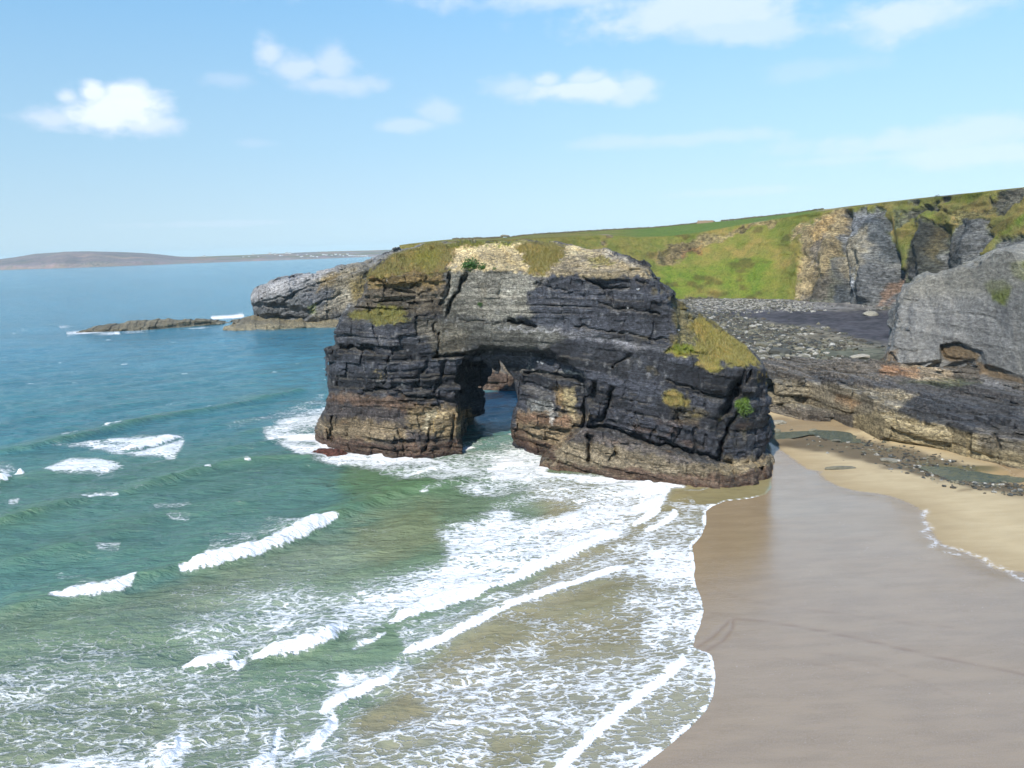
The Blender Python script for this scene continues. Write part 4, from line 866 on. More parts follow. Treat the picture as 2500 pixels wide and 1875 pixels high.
# foam collar wherever the sea meets the arch
AB=[pz(a,b_,0)[:2] for a,b_ in [(768,1075),(800,1094),(870,1107),(960,1119),(1050,1113),(1130,1097),(1150,1092)]];ABd=psdf(x,y,AB,False)
AC=[pz(a,b_,0)[:2] for a,b_ in [(1250,1060),(1270,1077),(1340,1107),(1322,1157),(1400,1168),(1500,1173),(1600,1181),(1660,1187)]];ABd=np.minimum(ABd,psdf(x,y,AC,False))
dens=np.maximum(dens,.92*np.exp(-(ABd/.9)**2)*(1+.2*lump))
# water colour
WK=.80
WC=Ras(al(58,124,146,WK))
def wq(P,c,s=40,a=.95): WC.poly(P,al(*c,WK),s,a)
wq([(-400,400),(2500,400),(2500,650),(1000,655),(-400,720)],(58,128,150),30,.8)
wq([(-400,940),(800,880),(1300,900),(1300,1300),(-400,1500)],(74,126,132),90,.9)
wq([(-400,1060),(0,1120),(760,1060),(1400,1000),(1500,1300),(1000,1330),(-400,1560)],(90,126,108),70,.85)
wq([(-400,1540),(420,1420),(900,1260),(840,1130),(1150,1110),(1400,1100),(1900,1100),(1900,2200),(-400,2200)],(118,138,108),40,.95)
wq([(840,1125),(1180,1110),(1350,1130),(1200,1200),(900,1230),(820,1200)],(96,128,92),25,.8)  # deeper green patch: the arch's reflection painted into the water colour
wq([(430,1440),(760,1320),(1000,1290),(1080,1330),(900,1420),(500,1500),(300,1500)],(126,140,114),30,.9)
wq([(850,1280),(1060,1230),(1100,1330),(950,1380),(850,1340)],(130,136,98),25,.6)
wq([(1320,1180),(1900,1160),(1900,1500),(1750,1900),(1200,2200),(800,2200),(850,1750),(1300,1400)],(150,140,104),50,.95)
wq([(0,1700),(400,1660),(760,1760),(640,2100),(-300,2200),(-300,1700)],(122,134,98),50,.8)
wq([(450,1620),(800,1620),(860,1700),(600,1740),(420,1700)],(104,130,104),40,.7)
wq([(1620,1190),(1900,1150),(1900,1230),(1740,1240),(1650,1250)],(150,138,98),14,.9)
wc=WC.get(px+40*ch1,py+22*ch2)
q1=fbm(x*.035,y*.035,None,3,700);q2=fbm((x+.7*y)*.05,(x-y)*.12,None,3,710)
wc=wc*(1+.16*q1+.22*q2)[...,None]
g_=np.clip(h*.55,0,.6)[...,None];wc=wc*(1-g_)+al(98,132,88,WK)*g_
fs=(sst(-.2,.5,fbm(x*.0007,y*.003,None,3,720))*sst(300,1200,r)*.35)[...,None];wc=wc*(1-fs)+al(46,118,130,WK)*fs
fc=grid_faces(*sh);fc=fc[:,::-1];kf=(sd.ravel()[fc].max(1)>-1.5);V=np.stack([x,y,h],-1).reshape(-1,3)
v,q,u=submesh(V,fc,kf)
msea,nt,b=newmat('sea_water');C=attr(nt,'Col').outputs['Color'];dn=attr(nt,'foam').outputs['Fac']
nd=nt.nodes.new('ShaderNodeTexNoise');nd.inputs['Scale'].default_value=1.3;nd.inputs['Detail'].default_value=3
p0=pos(nt,(.52,1.,1.),(0,0,math.radians(-12)));nt.links.new(p0,nd.inputs['Vector'])
va=nt.nodes.new('ShaderNodeVectorMath');va.operation='MULTIPLY_ADD';nt.links.new(nd.outputs['Color'],va.inputs[0]);va.inputs[1].default_value=(1.5,1.3,0);nt.links.new(p0,va.inputs[2])
def vor(s):
    n=nt.nodes.new('ShaderNodeTexVoronoi');n.feature='DISTANCE_TO_EDGE';n.inputs['Scale'].default_value=s;nt.links.new(va.outputs[0],n.inputs['Vector']);n.voronoi_dimensions='2D';return n.outputs['Distance']
e1=vor(1.5);e2=vor(4.4)
nA=noise(nt,p0,1.5,7,.75,1.2);nB=noise(nt,p0,7.,4,.7);nC=noise(nt,p0,.22,5,.7,.8)
l1=maprange(nt,e1,0.,.30,1.,0.,False);l2=maprange(nt,e2,0.,.32,1.,0.,False)
val=math_(nt,'ADD',math_(nt,'MULTIPLY',l1,.31),math_(nt,'MULTIPLY',l2,.20))
val=math_(nt,'ADD',val,math_(nt,'MULTIPLY',maprange(nt,nA,.25,.75,0,1,False),.29));val=math_(nt,'ADD',val,math_(nt,'MULTIPLY',maprange(nt,nB,.25,.75,0,1,False),.18))
dm=math_(nt,'ADD',dn,math_(nt,'MULTIPLY',math_(nt,'MULTIPLY',math_(nt,'SUBTRACT',nC,.5),1.25),maprange(nt,dn,0.,.35,0.,1.)))
dm=math_(nt,'MAXIMUM',dm,math_(nt,'MULTIPLY',maprange(nt,dn,.8,.95),1.05))
th_=math_(nt,'SUBTRACT',math_(nt,'ADD',val,dm),1.)
fm_=maprange(nt,th_,-.14,.16);fm_=math_(nt,'MULTIPLY',fm_,maprange(nt,dn,.03,.15))
milk=math_(nt,'MULTIPLY',maprange(nt,dn,.12,.9,0.,.38),1.)
wcol=mix(nt,milk,C,(.42,.47,.44))
foamc=mix(nt,maprange(nt,nB,.3,.7),(.80,.83,.85),(.93,.94,.95));foamc=mix(nt,maprange(nt,dn,.35,.85,.55,0.),foamc,mix(nt,.5,C,(.75,.78,.78)))
nt.links.new(mix(nt,fm_,wcol,foamc),b.inputs['Base Color'])
nt.links.new(maprange(nt,fm_,0.,1.,.14,.75,False),b.inputs['Roughness']);b.inputs['IOR'].default_value=1.333
nt.links.new(maprange(nt,fm_,0.,1.,.5,.2,False),b.inputs['Specular IOR Level'])
w1=noise(nt,pos(nt,(.7,2.,1),(0,0,math.radians(12))),.55,6,.62,.4);w2=noise(nt,pos(nt,(1,2.2,1),(0,0,math.radians(-15))),2.6,4,.6,.3);w3=noise(nt,pos(nt,(.5,1.6,1),(0,0,math.radians(5))),.09,5,.6)
hb=math_(nt,'ADD',math_(nt,'MULTIPLY',w1,.62),math_(nt,'MULTIPLY',w2,.10));hb=math_(nt,'ADD',hb,math_(nt,'MULTIPLY',w3,2.2))
hb=math_(nt,'MULTIPLY',hb,attr(nt,'chop').outputs['Fac']);hb=math_(nt,'ADD',hb,math_(nt,'MULTIPLY',fm_,.05));hb=math_(nt,'ADD',hb,math_(nt,'MULTIPLY',math_(nt,'MULTIPLY',fm_,nB),.12))
nt.links.new(bump(nt,hb,.9,1.),b.inputs['Normal'])
o=mesh_np('sea',v,q,msea,None,True,dict(foam=dens.ravel()[u],chop=(.12+.88*sst(2,40,sd)).ravel()[u]),wc.reshape(-1,3)[u]);tag(o,kind='structure')
# ================================================================== TIDE POOLS
mp,nt,b=newmat('pool_water');n=noise(nt,pos(nt,(1,2,1)),1.2,4,.6)
nt.links.new(mix(nt,maprange(nt,n,.3,.7),(.06,.09,.085),(.12,.13,.085)),b.inputs['Base Color']);b.inputs['Roughness'].default_value=.06;b.inputs['IOR'].default_value=1.333
nt.links.new(bump(nt,noise(nt,pos(nt,(1,2.5,1)),3.,4,.6),.25,.03),b.inputs['Normal'])
def pool(P,PW):
    c0=np.mean(PW,axis=0);W=np.array(PW);W=c0+(W-c0)*1.12
    zz=float(gz(W[:,0],W[:,1]).min())-.05+.02;m=len(W)
    g=gz([c0[0]],[c0[1]])[0];zz=max(min(g+.2,float(np.percentile(gz(W[:,0],W[:,1]),30))-.04),g+.06)
    V=[(c0[0],c0[1],zz)]+[(a,b_,zz) for a,b_ in W]
    o=mesh_np('tide_pool',V,[(0,1+i,1+(i+1)%m) for i in range(m)],mp,None,False)
    if o.data.polygons[0].normal.z<0: o.data.flip_normals()
    tag(o,kind='structure')
for P,PW in zip(POOLP,POOLW): pool(P,PW)
# ================================================================== STONES
from mathutils.bvhtree import BVHTree
rs=np.random.default_rng(11)
def ico():
    bm=bmesh.new();bmesh.ops.create_icosphere(bm,subdivisions=2,radius=1);v=np.array([q.co[:] for q in bm.verts]);f=np.array([[q.index for q in a.verts] for a in bm.faces]);bm.free();return v,f
import bmesh
IV,IF=ico()
def stone_shape(seed,flat=.6):
    r=np.random.default_rng(seed);v=IV.copy()
    for _ in range(7):    # chop flat facets
        n=r.normal(size=3);n/=np.linalg.norm(n);d=r.uniform(.55,.85);k=v@n;m=k>d;v[m]-=np.outer(k[m]-d,n)
    v*=np.array([1,r.uniform(.6,.95),flat*r.uniform(.7,1.1)]);v+=.05*np.stack([vn(v[:,0]*2,v[:,1]*2,v[:,2]*2,seed+i) for i in range(3)],1)
    return v
SH8=[stone_shape(i) for i in range(8)]
mst,nt,b=newmat('stone');oi=nt.nodes.new('ShaderNodeObjectInfo');rr=nt.nodes.new('ShaderNodeValToRGB');cr=rr.color_ramp
while len(cr.elements)<5: cr.elements.new(.5)
for e_,(p_,c_) in zip(cr.elements,[(0,(80,82,78)),(.3,(112,112,98)),(.6,(140,136,118)),(.85,(170,166,152)),(1,(205,203,196))]): e_.position=p_;e_.color=tuple(al(*c_))+(1,)
nt.links.new(oi.outputs['Random'],rr.inputs[0]);n=noise(nt,pos(nt),2.5,5,.65)
nt.links.new(mix(nt,1.,rr.outputs[0],mix(nt,maprange(nt,n,.3,.7),(.7,.7,.68),(1.2,1.2,1.2)),'MULTIPLY'),b.inputs['Base Color']);b.inputs['Roughness'].default_value=.85;nt.links.new(bump(nt,n,.5,.2),b.inputs['Normal'])
mstc=rock_mat('stone_mixed',.8,.4)
ML=[]
for i,v in enumerate(SH8):
    me=bpy.data.meshes.new('boulder');me.from_pydata(v.tolist(),[],IF.tolist());me.materials.append(mst);ML.append(me)
cand=[]
def field(n,poly,bx,smin,smax,pw,pale,dark=None):
    X=rs.uniform(bx[0],bx[1],n);Y=rs.uniform(bx[2],bx[3],n);Z=gz(X,Y);px,py=proj(X,Y,Z)
    k=psdf(px,py,poly)<6*rs.normal(size=n);S_=smin+(smax-smin)*rs.random(n)**pw
    cl=vn(X*.09,Y*.05,None,900)+.4*vn(X*.4,Y*.3,None,901)
    k&=rs.random(n)<(.55+.8*cl)
    for i in np.nonzero(k)[0]: cand.append((X[i],Y[i],Z[i],S_[i],rs.random()<pale,S_[i]/Y[i]))
field(30000,[(1610,775),(1720,762),(1840,782),(1900,795),(2040,815),(2120,838),(2170,850),(2170,900),(2160,925),(1980,922),(1880,925),(1640,930)],(36,150,132,310),.22,1.15,3.2,.10)
field(5200,[(1650,840),(1700,810),(2000,860),(2170,880),(2170,928),(1980,922),(1880,928),(1640,930)],(36,110,132,215),.4,1.35,2.6,.28)
field(9000,[(1660,735),(1720,722),(1860,738),(2000,745),(2160,755),(2160,762),(1960,757),(1700,762)],(70,160,290,372),.25,.8,2.5,.5)
field(9000,[(1860,1040),(1930,1028),(1960,1062),(2010,1074),(2110,1074),(2240,1104),(2380,1140),(2330,1165),(2420,1172),(2520,1180),(2520,1216),(2400,1197),(2260,1166),(2120,1126),(2010,1100),(1960,1080),(1880,1062)],(34,75,82,128),.08,.42,2.6,.10)
cand.sort(key=lambda t:-t[5])
used=[]
special=[(1858,847,1.9,1.0,.85,'rounded pale boulder standing alone among the dark stones','b'),(1903,866,3.,1.6,.5,'wide brown humped rock in the middle of the stony foreshore','b'),(2103,874,2.6,1.,.42,'long tan slab boulder lying on the dark stones left of the grey cliff',''),
 (1904,928,1.6,1.,.6,'broad white boulder on the near rim of the stone field right of the arch',''),(1972,921,1.4,1.,.7,'grey domed boulder touching the far edge of the tan rock platform',''),(1944,899,1.5,1.,.7,'tall greenish boulder just behind the white boulders',''),(2126,889,1.0,.8,.6,'small white boulder nearest the left corner of the grey cliff slab',''),
 (2124,771,2.8,1.2,.55,'dark square block alone on the black sand below the far cliff',''),(2168,1128,1.25,.8,.5,'tan flat-topped rock on the sand edge by the stream stones',''),(1895,1054,.75,.6,.6,'round brown rock in the shallow pool beside the arch',''),(1986,1052,.9,.6,.5,'dark weedy rock at the left end of the blue tide pool',''),(2052,1145,2.2,.03,.2,'thin dark strip of rock lying across the smooth sand',''),(1896,1034,1.6,.7,.4,'low brown weedy rock in the wet gap right of the arch',''),(2040,1078,.9,.7,.5,'grey rock at the near lip of the blue tide pool','')]
for (a,b_,s1,s2,s3,lab_,_) in special:
    g=groundpt(a,b_);o=bpy.data.objects.new('boulder',ML[len(used)%8]);COL.objects.link(o);o.location=(g[0],g[1],g[2]+s3*.25*s1);o.scale=(s1,s1*.8*s2**.3,s1*s3*1.5);o.rotation_euler=(0,0,rs.uniform(-.4,.4));tag(o,lab_,'boulder');used.append((g[0],g[1],s1))
U=np.array(used)
n_i=0;rest=[]
for (X,Y,Z,s_,pale,_) in cand:
    if (np.hypot(U[:,0]-X,U[:,1]-Y)<U[:,2]+s_*.8).any(): continue
    if n_i<286:
        far=Y>128
        o=bpy.data.objects.new('boulder' if far else 'stone',ML[rs.integers(8)]);COL.objects.link(o);o.location=(X,Y,Z+s_*.12);o.scale=(s_,s_,s_*rs.uniform(.7,1.2));o.rotation_euler=(rs.uniform(-.25,.25),rs.uniform(-.25,.25),rs.uniform(0,6.3))
        if far: tag(o,'one of the many weathered boulders strewn over the stony foreshore','boulder','boulders of the stony foreshore')
        else: tag(o,'one of the small dark stones along the stream on the sand','stone','stones along the stream')
        n_i+=1
    else: rest.append((X,Y,Z,s_,pale))
rest=rest[:13000];R_=np.array(rest,float);n=len(R_)
SV=[];base=[stone_shape(20+i) for i in range(8)]
bm=bmesh.new();bmesh.ops.create_icosphere(bm,subdivisions=1,radius=1);I1=np.array([q.co[:] for q in bm.verts]);F1=np.array([[q.index for q in a.verts] for a in bm.faces]);bm.free()
nvv=len(I1);an=rs.uniform(0,6.3,n);v=I1[None]*(1+.28*rs.normal(size=(n,nvv,1)).clip(-1.5,1.5)*.7);v=v*R_[:,3][:,None,None]*np.array([1.,.8,.55])
ca,sa=np.cos(an)[:,None],np.sin(an)[:,None];vx=v[...,0]*ca-v[...,1]*sa;vy=v[...,0]*sa+v[...,1]*ca;v=np.stack([vx,vy,v[...,2]],-1)+(R_[:,:3]+np.array([0,0,1])*R_[:,3:4]*.08)[:,None]
t_=rs.random(n);pc=np.where(R_[:,4]>.5,1,0);cc=np.array([al(86,88,84),al(108,106,90),al(132,128,108),al(92,86,74)])[rs.integers(0,4,n)]*(.75+.5*t_)[:,None];cc=np.where(pc[:,None]>0,al(186,183,172)*(.8+.4*t_)[:,None],cc)
o=mesh_np('loose_stones',v.reshape(-1,3),(F1[None]+np.arange(n)[:,None,None]*nvv).reshape(-1,3),mstc,None,False,col=np.repeat(cc,nvv,0));tag(o,'mixed grey stones and shingle covering the foreshore','stones',None,'stuff')
# reddish rock awash at the left foot of the arch
o=bpy.data.objects.new('awash_rock',None);bpy.data.objects.remove(o)
g=pz(800,1106,.1);th0=np.linspace(-1,1,64);X,Y=np.meshgrid(np.linspace(-2.9,2.9,60),np.linspace(-1.6,1.6,36),indexing='ij')
Z=1.0*(1-(X/2.8)**2-(Y/1.5)**2)*.8+.5*fbm(X*.8,Y*1.2,None,4,930)+.2*vn(X*3,Y*3,None,931);Z=np.clip(Z,-.8,.75)-.05
Vv=np.stack([X+g[0],Y+g[1],Z],-1).reshape(-1,3);cw=al(104,66,56)*(1+.5*fbm(X*2,Y*2,None,3,940))[...,None]
o=mesh_np('weedy_rock',Vv,grid_faces(60,36),M_ROCK,None,False,col=cw.reshape(-1,3));tag(o,'low reddish-brown weedy rock awash in foam at the left foot of the arch','rock')
# ================================================================== THINGS ON THE ARCH
AV,AQ,AL,ACo=ARCH
BV=BVHTree.FromPolygons([tuple(p) for p in AV.tolist()],AQ.tolist())
def hit(px,py):
    d=Vector(ray(px,py)).normalized();r=BV.ray_cast(Vector((0,0,H)),d);return r[0],r[1]
def leafbush(name,c,R,n,col,lab,cat,group=None,flat=.8,parent=None):
    r=np.random.default_rng(n);u=r.normal(size=(n,3));u/=np.linalg.norm(u,axis=1)[:,None];u*=(r.random(n)**.45)[:,None]
    k=1+.35*vn(u[:,0]*2.2,u[:,1]*2.2,u[:,2]*2.2,n%7+1);p=u*k[:,None]*np.array([R,R*.8,R*flat]);p[:,2]+=R*flat*.6
    a=r.normal(size=(n,3));a/=np.linalg.norm(a,axis=1)[:,None];b_=np.cross(a,r.normal(size=(n,3)));b_/=np.linalg.norm(b_,axis=1)[:,None];s_=R*.10*(.6+.8*r.random((n,1)))
    V=np.stack([p-a*s_,p-b_*s_*.5,p+a*s_,p+b_*s_*.5],1).reshape(-1,3);Fq=np.arange(n*4).reshape(n,4)
    cc=np.repeat(col*(.7+.6*r.random((n,1))),4,0);e=empty(name,c)
    fo_=mesh_np('foliage',V+np.array(c),Fq,M_LEAF,e,False,col=cc)
    st=[]
    bm=bmesh.new()
    for i in range(5):
        q=Vector((r.uniform(-.4,.4)*R,r.uniform(-.3,.3)*R,R*flat*r.uniform(.5,1)));M_=Vector((0,0,1)).rotation_difference(q.normalized()).to_matrix().to_4x4()
        bmesh.ops.create_cone(bm,segments=5,radius1=R*.05,radius2=R*.02,depth=q.length,matrix=Matrix.Translation(Vector(c)+q/2)@M_)
    me=bpy.data.meshes.new('stem');bm.to_mesh(me);bm.free();me.materials.append(M_STEM);so_=bpy.data.objects.new('stem',me);COL.objects.link(so_);so_.parent=e;so_.matrix_parent_inverse=e.matrix_basis.inverted()
    tag(e,lab,cat,group);return e
from mathutils import Matrix
M_LEAF,nt,b=newmat('leaves');nt.links.new(attr(nt,'Col').outputs['Color'],b.inputs['Base Color']);b.inputs['Roughness'].default_value=.6
M_STEM=plain_mat('stems',(.08,.05,.03))
for (a,b_,R,lab_) in [(1148,652,1.25,'dark green bush on the bare cream soil at the top of the arch'),(1180,656,.8,'smaller green bush just right of the big one on the arch top'),(1172,741,.42,'tiny green plant growing from the smooth face below the bushes'),(1207,657,.4,'small low plant on the cliff edge right of the two bushes'),(1238,652,.28,'smallest plant on the cream soil far right of the bushes'),(1816,1004,1.1,'bright green clump of plants hanging in a cleft at the right end of the arch')]:
    p,nn=hit(a,b_)
    if p is not None: leafbush('bush',tuple(p-Vector((0,0,.25))),R,int(420+500*R),al(70,112,42)*1.0 if a<1700 else al(92,122,50),lab_,'bush')
# grass blades on the turf patches (each stays with the arch)
sel=np.nonzero(best>=0)[0];ng=42000;pk=rs.choice(sel,ng);w4=rs.dirichlet([1,1,1,1],ng)
P0=(AV[AQ[pk]]*w4[...,None]).sum(1);an=rs.uniform(0,6.3,ng);hh_=rs.uniform(.12,.5,ng);lean=rs.normal(size=(ng,2))*.12
d2=np.stack([np.cos(an),np.sin(an),0*an],1)*.035;tip=P0+np.stack([lean[:,0],lean[:,1],hh_],1)
GV=np.stack([P0-d2,P0+d2,tip],1).reshape(-1,3);gc=np.repeat(ACo[AQ[pk,0]]*(.7+.7*rs.random((ng,1))),3,0)
o=mesh_np('grass_blades',GV,np.arange(ng*3).reshape(-1,3),M_LEAF,arch,False,col=np.clip(gc,0,.8));tag(o,kind='stuff')
# gulls
mw=plain_mat('gull_white',(.75,.75,.73),.6,.05);mg=plain_mat('gull_grey',(.28,.30,.33),.6,.1);my=plain_mat('gull_bill',(.6,.35,.05),.5,.1)
def ell(bm,c,r,rot=None,seg=12):
    m=Matrix.Translation(c)@(rot or Matrix())@Matrix.Diagonal((*r,1));bmesh.ops.create_uvsphere(bm,u_segments=seg,v_segments=8,radius=1,matrix=m)
def pm(name,bm,mat,par,loc):
    me=bpy.data.meshes.new(name);bm.to_mesh(me);bm.free();me.materials.append(mat)
    for p in me.polygons:p.use_smooth=True
    o=bpy.data.objects.new(name,me);COL.objects.link(o);o.parent=par;return o
def gull(loc,rz,lab_):
    e=empty('gull',loc);e.rotation_euler=(0,0,rz);tag(e,lab_,'gull','gulls resting on the arch ledges')
    bm=bmesh.new();bmesh.ops.create_uvsphere(bm,u_segments=16,v_segments=12,radius=1)
    for v in bm.verts:     # one continuous body: breast, neck, head and tail
        x_,y_,z_=v.co;t=x_
        bx=.26*t;r_=.105*math.sqrt(max(0,1-t*t))**.8
        v.co=Vector((bx,y_*.10,.20+z_*.105+.10*t))
        if t>.55: k=(t-.55)/.45;v.co.z+=.16*k;v.co.y*=1-.2*k
        if t<-.6: v.co.z=.2+(v.co.z-.2)*.5+.01
    pm('body',bm,mw,e,loc)
    bm=bmesh.new();ell(bm,Vector((.25,0,.47)),(.065,.052,.055));pm('head',bm,mw,e,loc)
    for s_ in(-1,1):
        bm=bmesh.new();ell(bm,Vector((-.08,s_*.085,.22)),(.24,.03,.07),Matrix.Rotation(.12,4,'Y'));pm('wing',bm,mg,e,loc)
        bm=bmesh.new();bmesh.ops.create_cone(bm,segments=6,radius1=.012,radius2=.012,depth=.14,matrix=Matrix.Translation((.02,s_*.04,.07)));pm('leg',bm,my,e,loc)
    bm=bmesh.new();bmesh.ops.create_cone(bm,segments=6,radius1=.018,radius2=.003,depth=.08,matrix=Matrix.Translation((.34,0,.465))@Matrix.Rotation(PI/2,4,'Y'));pm('bill',bm,my,e,loc)
for a,b_,rz,lab_ in [(1315,892,.4,'white gull, leftmost of the group on the ledge beside the opening'),(1323,896,2.6,'white gull just right of the leftmost one on the ledge by the opening'),(1345,899,-.5,'white gull alone in the middle of the long ledge in the alcove'),(1428,914,3.,'white gull at the right end of the ledge in the alcove'),(1559,706,.3,'white gull high on the upper right face of the arch'),(1655,814,2.,'white gull near the yellow lichen on the right shoulder of the arch'),(1534,761,1.,'white gull halfway up the right face below the highest gull')]:
    best_=None
    for dy in range(-6,14,2):
        p,nn=hit(a,b_+dy)
        if p is not None and (best_ is None or nn.z>best_[1]+.1): best_=(p,abs(nn.z) if nn else 0)
    if best_: gull(tuple(best_[0]),rz,lab_)
# ================================================================== WALL AND BUSH ON THE SKYLINE
def skyp(a):
    ty=pl(a,TOEY);run=pl(a,[(1000,30),(1600,42),(1900,40),(2000,30),(2200,26),(2500,34)]);return pyy(a,pl(a,SKY),ty+run+127)
bm=bmesh.new();r=random.Random(4)
for a in np.arange(1105,2010,1.5):
    if 1745<a<1760: continue
    p=skyp(a);hh=r.uniform(.5,1.1)*(1.3 if r.random()<.15 else 1)
    m=Matrix.Translation((p[0],p[1]-.3,p[2]+hh*.3))@Matrix.Rotation(r.uniform(-.3,.3),4,'Z')@Matrix.Diagonal((r.uniform(.3,.6)*1.,.5,hh,1));bmesh.ops.create_cube(bm,size=1,matrix=m)
mwall=plain_mat('wall_stone',al(112,104,84),.9,.35,1.)
me=bpy.data.meshes.new('stone_wall');bm.to_mesh(me);bm.free();me.materials.append(mwall);o=bpy.data.objects.new('stone_wall',me);COL.objects.link(o);tag(o,'low dark dry-stone field wall running along the green skyline','wall')
p=skyp(1718)
def box(bm,c,s,rz=0): bmesh.ops.create_cube(bm,size=1,matrix=Matrix.Translation(c)@Matrix.Rotation(rz,4,'Z')@Matrix.Diagonal((*s,1)))
bm=bmesh.new()
for i in range(16): box(bm,(p[0]-5+i*.68,p[1]-3,p[2]+.2+.5*abs(math.sin(i*1.3))),(.72,.8,1.3+.9*abs(math.sin(i*1.7))))
me=bpy.data.meshes.new('ruined_wall');bm.to_mesh(me);bm.free();me.materials.append(plain_mat('ruin',al(186,160,136),.9,.2));o=bpy.data.objects.new('ruined_wall',me);COL.objects.link(o);tag(o,'short pale crumbling wall on the skyline above the green field','wall')
p=pyy(2288,481,pl(2288,TOEY)+45);leafbush('bush',(p[0],p[1],p[2]-.8),1.3,500,al(70,80,45),'lone dark bush on the skyline above the cliffs','bush')
p=skyp(1233);o=bpy.data.objects.new('boulder',ML[3]);COL.objects.link(o);o.location=(p[0],p[1],p[2]);o.scale=(3.2,2,1.7);tag(o,'brown mound of rock on the skyline above the arch','rock')
# ================================================================== DISTANT LAND
WL=[(-700,684),(-300,668.5),(0,659),(160,654.5),(300,649.5),(440,644),(600,638),(760,632.5),(900,627),(1000,623.5),(1150,618)]
TP=[(-700,668),(-300,650),(-100,638),(0,633),(41,627),(81,620),(163,614.5),(212,613.5),(285,615),(346,617.5),(390,621),(439,626.5),(468,627),(500,626),(590,623),(692,618.5),(753,615.5),(814,613.5),(900,611.5),(1000,608),(1150,603)]
stn=np.arange(-700,1150,4.);rows=[]
for a in stn:
    w_=pz(a,pl(a,WL),0.);d0=w_[1]
    jog=float(vn(np.array(a*.03),np.array(1.),None,950))
    tp=pyy(a,pl(a,TP),d0+900)
    cl=pyy(a,pl(a,WL)-(pl(a,WL)-pl(a,TP))*(.30+.08*jog),d0+60);md=pyy(a,pl(a,WL)-(pl(a,WL)-pl(a,TP))*(.66+.07*jog),d0+430)
    L=[np.array([w_[0],w_[1],-3.]),cl,md,tp,np.array([tp[0]*1.3,tp[1]*1.3,-5.])];r_=[]
    for j,nn in zip(range(4),(10,16,16,5)):
        t=np.linspace(0,1,nn,endpoint=False)[:,None];r_.append(L[j]+(L[j+1]-L[j])*t)
    rows.append(np.concatenate(r_+[L[-1][None]]))
G=np.array(rows);x,y,z=G[...,0],G[...,1],G[...,2]
nz_=fbm(x*.006,y*.006,None,4,960);vi=np.arange(G.shape[1])[None,:];G[...,2]+=nz_*6*sst(8,20,vi)*(1-sst(38,42,vi))*sst(0,60,z);G[...,1]+=30*fbm(x*.012,z*.02,None,3,961)*sst(2,8,vi)
px,py=proj(x,y,z);c=np.zeros(G.shape)+al(164,156,150)
def mixc(c,m,v): m=np.clip(m,0,1)[...,None];return c*(1-m)+al(*v)*m
c=mixc(c,sst(-.2,.3,fbm(x*.002,y*.004,None,3,970)),(138,134,130));c=mixc(c,sst(12,2,vi+0*x)*.9,(176,158,142))
pt=hsh(np.floor(x/170+.3*np.sin(y/150)),np.floor(y/190));c=mixc(c,sst(.1,.3,pt)*sst(10,16,vi)*sst(430,500,px),(140,136,92));c=mixc(c,sst(.5,.6,-pt)*sst(10,16,vi)*sst(430,500,px),(168,146,116))
c=mixc(c,sst(20,40,z)*.5*(px<480),(136,126,116));c=mixc(c,sst(.0,.4,fbm(x*.004,y*.01,None,3,972))*(px<480)*sst(14,24,vi)*(1-sst(30,38,vi)),(186,166,138))
o=mesh_np('distant_hills',G.reshape(-1,3),grid_faces(*G.shape[:2]),M_TURFD,None,True,col=c.reshape(-1,3));tag(o,kind='structure')
DB=BVHTree.FromPolygons([tuple(p) for p in G.reshape(-1,3).tolist()],grid_faces(*G.shape[:2]).tolist())
mhw=plain_mat('white_render',(.78,.78,.76),.8,.05);mhr=plain_mat('house_roof',(.16,.15,.16),.8,.2)
def hmesh(nm,bm,mat): me=bpy.data.meshes.new(nm);bm.to_mesh(me);bm.free();me.materials.append(mat);return me
bm=bmesh.new();box(bm,(0,0,3),(15,8,6));HW=hmesh('wall',bm,mhw)
vs=[(-8,-4.6,5.9),(8,-4.6,5.9),(8,4.6,5.9),(-8,4.6,5.9),(-7.8,0,9.6),(7.8,0,9.6)];HR=bpy.data.meshes.new('roof');HR.from_pydata(vs,[],[(0,1,5,4),(2,3,4,5),(1,2,5),(3,0,4),(3,2,1,0)]);HR.materials.append(mhr)
bm=bmesh.new();box(bm,(6,0,9.6),(1.2,1.2,2.4));HC_=hmesh('chimney',bm,mhw)
r=random.Random(9);k=0
for a,b_ in [(1225,188),(1435,178),(1495,188),(1550,188),(1575,170),(1620,173),(1680,184),(1692,184),(1720,169),(1740,172),(1785,180),(1806,191),(1812,189),(1866,186),(1880,188),(1902,191),(1938,178),(1950,179),(1960,180),(1990,181),(2015,177),(2040,179),(2060,184),(2098,185),(2110,184),(2120,185),(2135,184),(2150,184),(2163,185),(2176,185),(2190,185),(2203,186),(1520,178),(1650,175),(1840,176),(2085,175),(1460,191)]:
    X_,Y_=a*.4069,550+b_*.4069;d=Vector(ray(X_,Y_)).normalized();q=DB.ray_cast(Vector((0,0,H)),d)
    if q[0] is None: continue
    s_=r.uniform(.75,1.25)
    e=empty('house',tuple(q[0]-Vector((0,0,.8))));e.scale=(s_,)*3;e.rotation_euler=(0,0,r.uniform(-.5,.5));tag(e,'tiny white house on the far low shore across the bay','house','white houses on the far shore')
    for nm,me in(('wall',HW),('roof',HR),('chimney',HC_)):
        if nm=='chimney':
            o=bpy.data.objects.new(nm,me);COL.objects.link(o);o.parent=ro
        else:
            o=bpy.data.objects.new(nm,me);COL.objects.link(o);o.parent=e
            if nm=='roof': ro=o
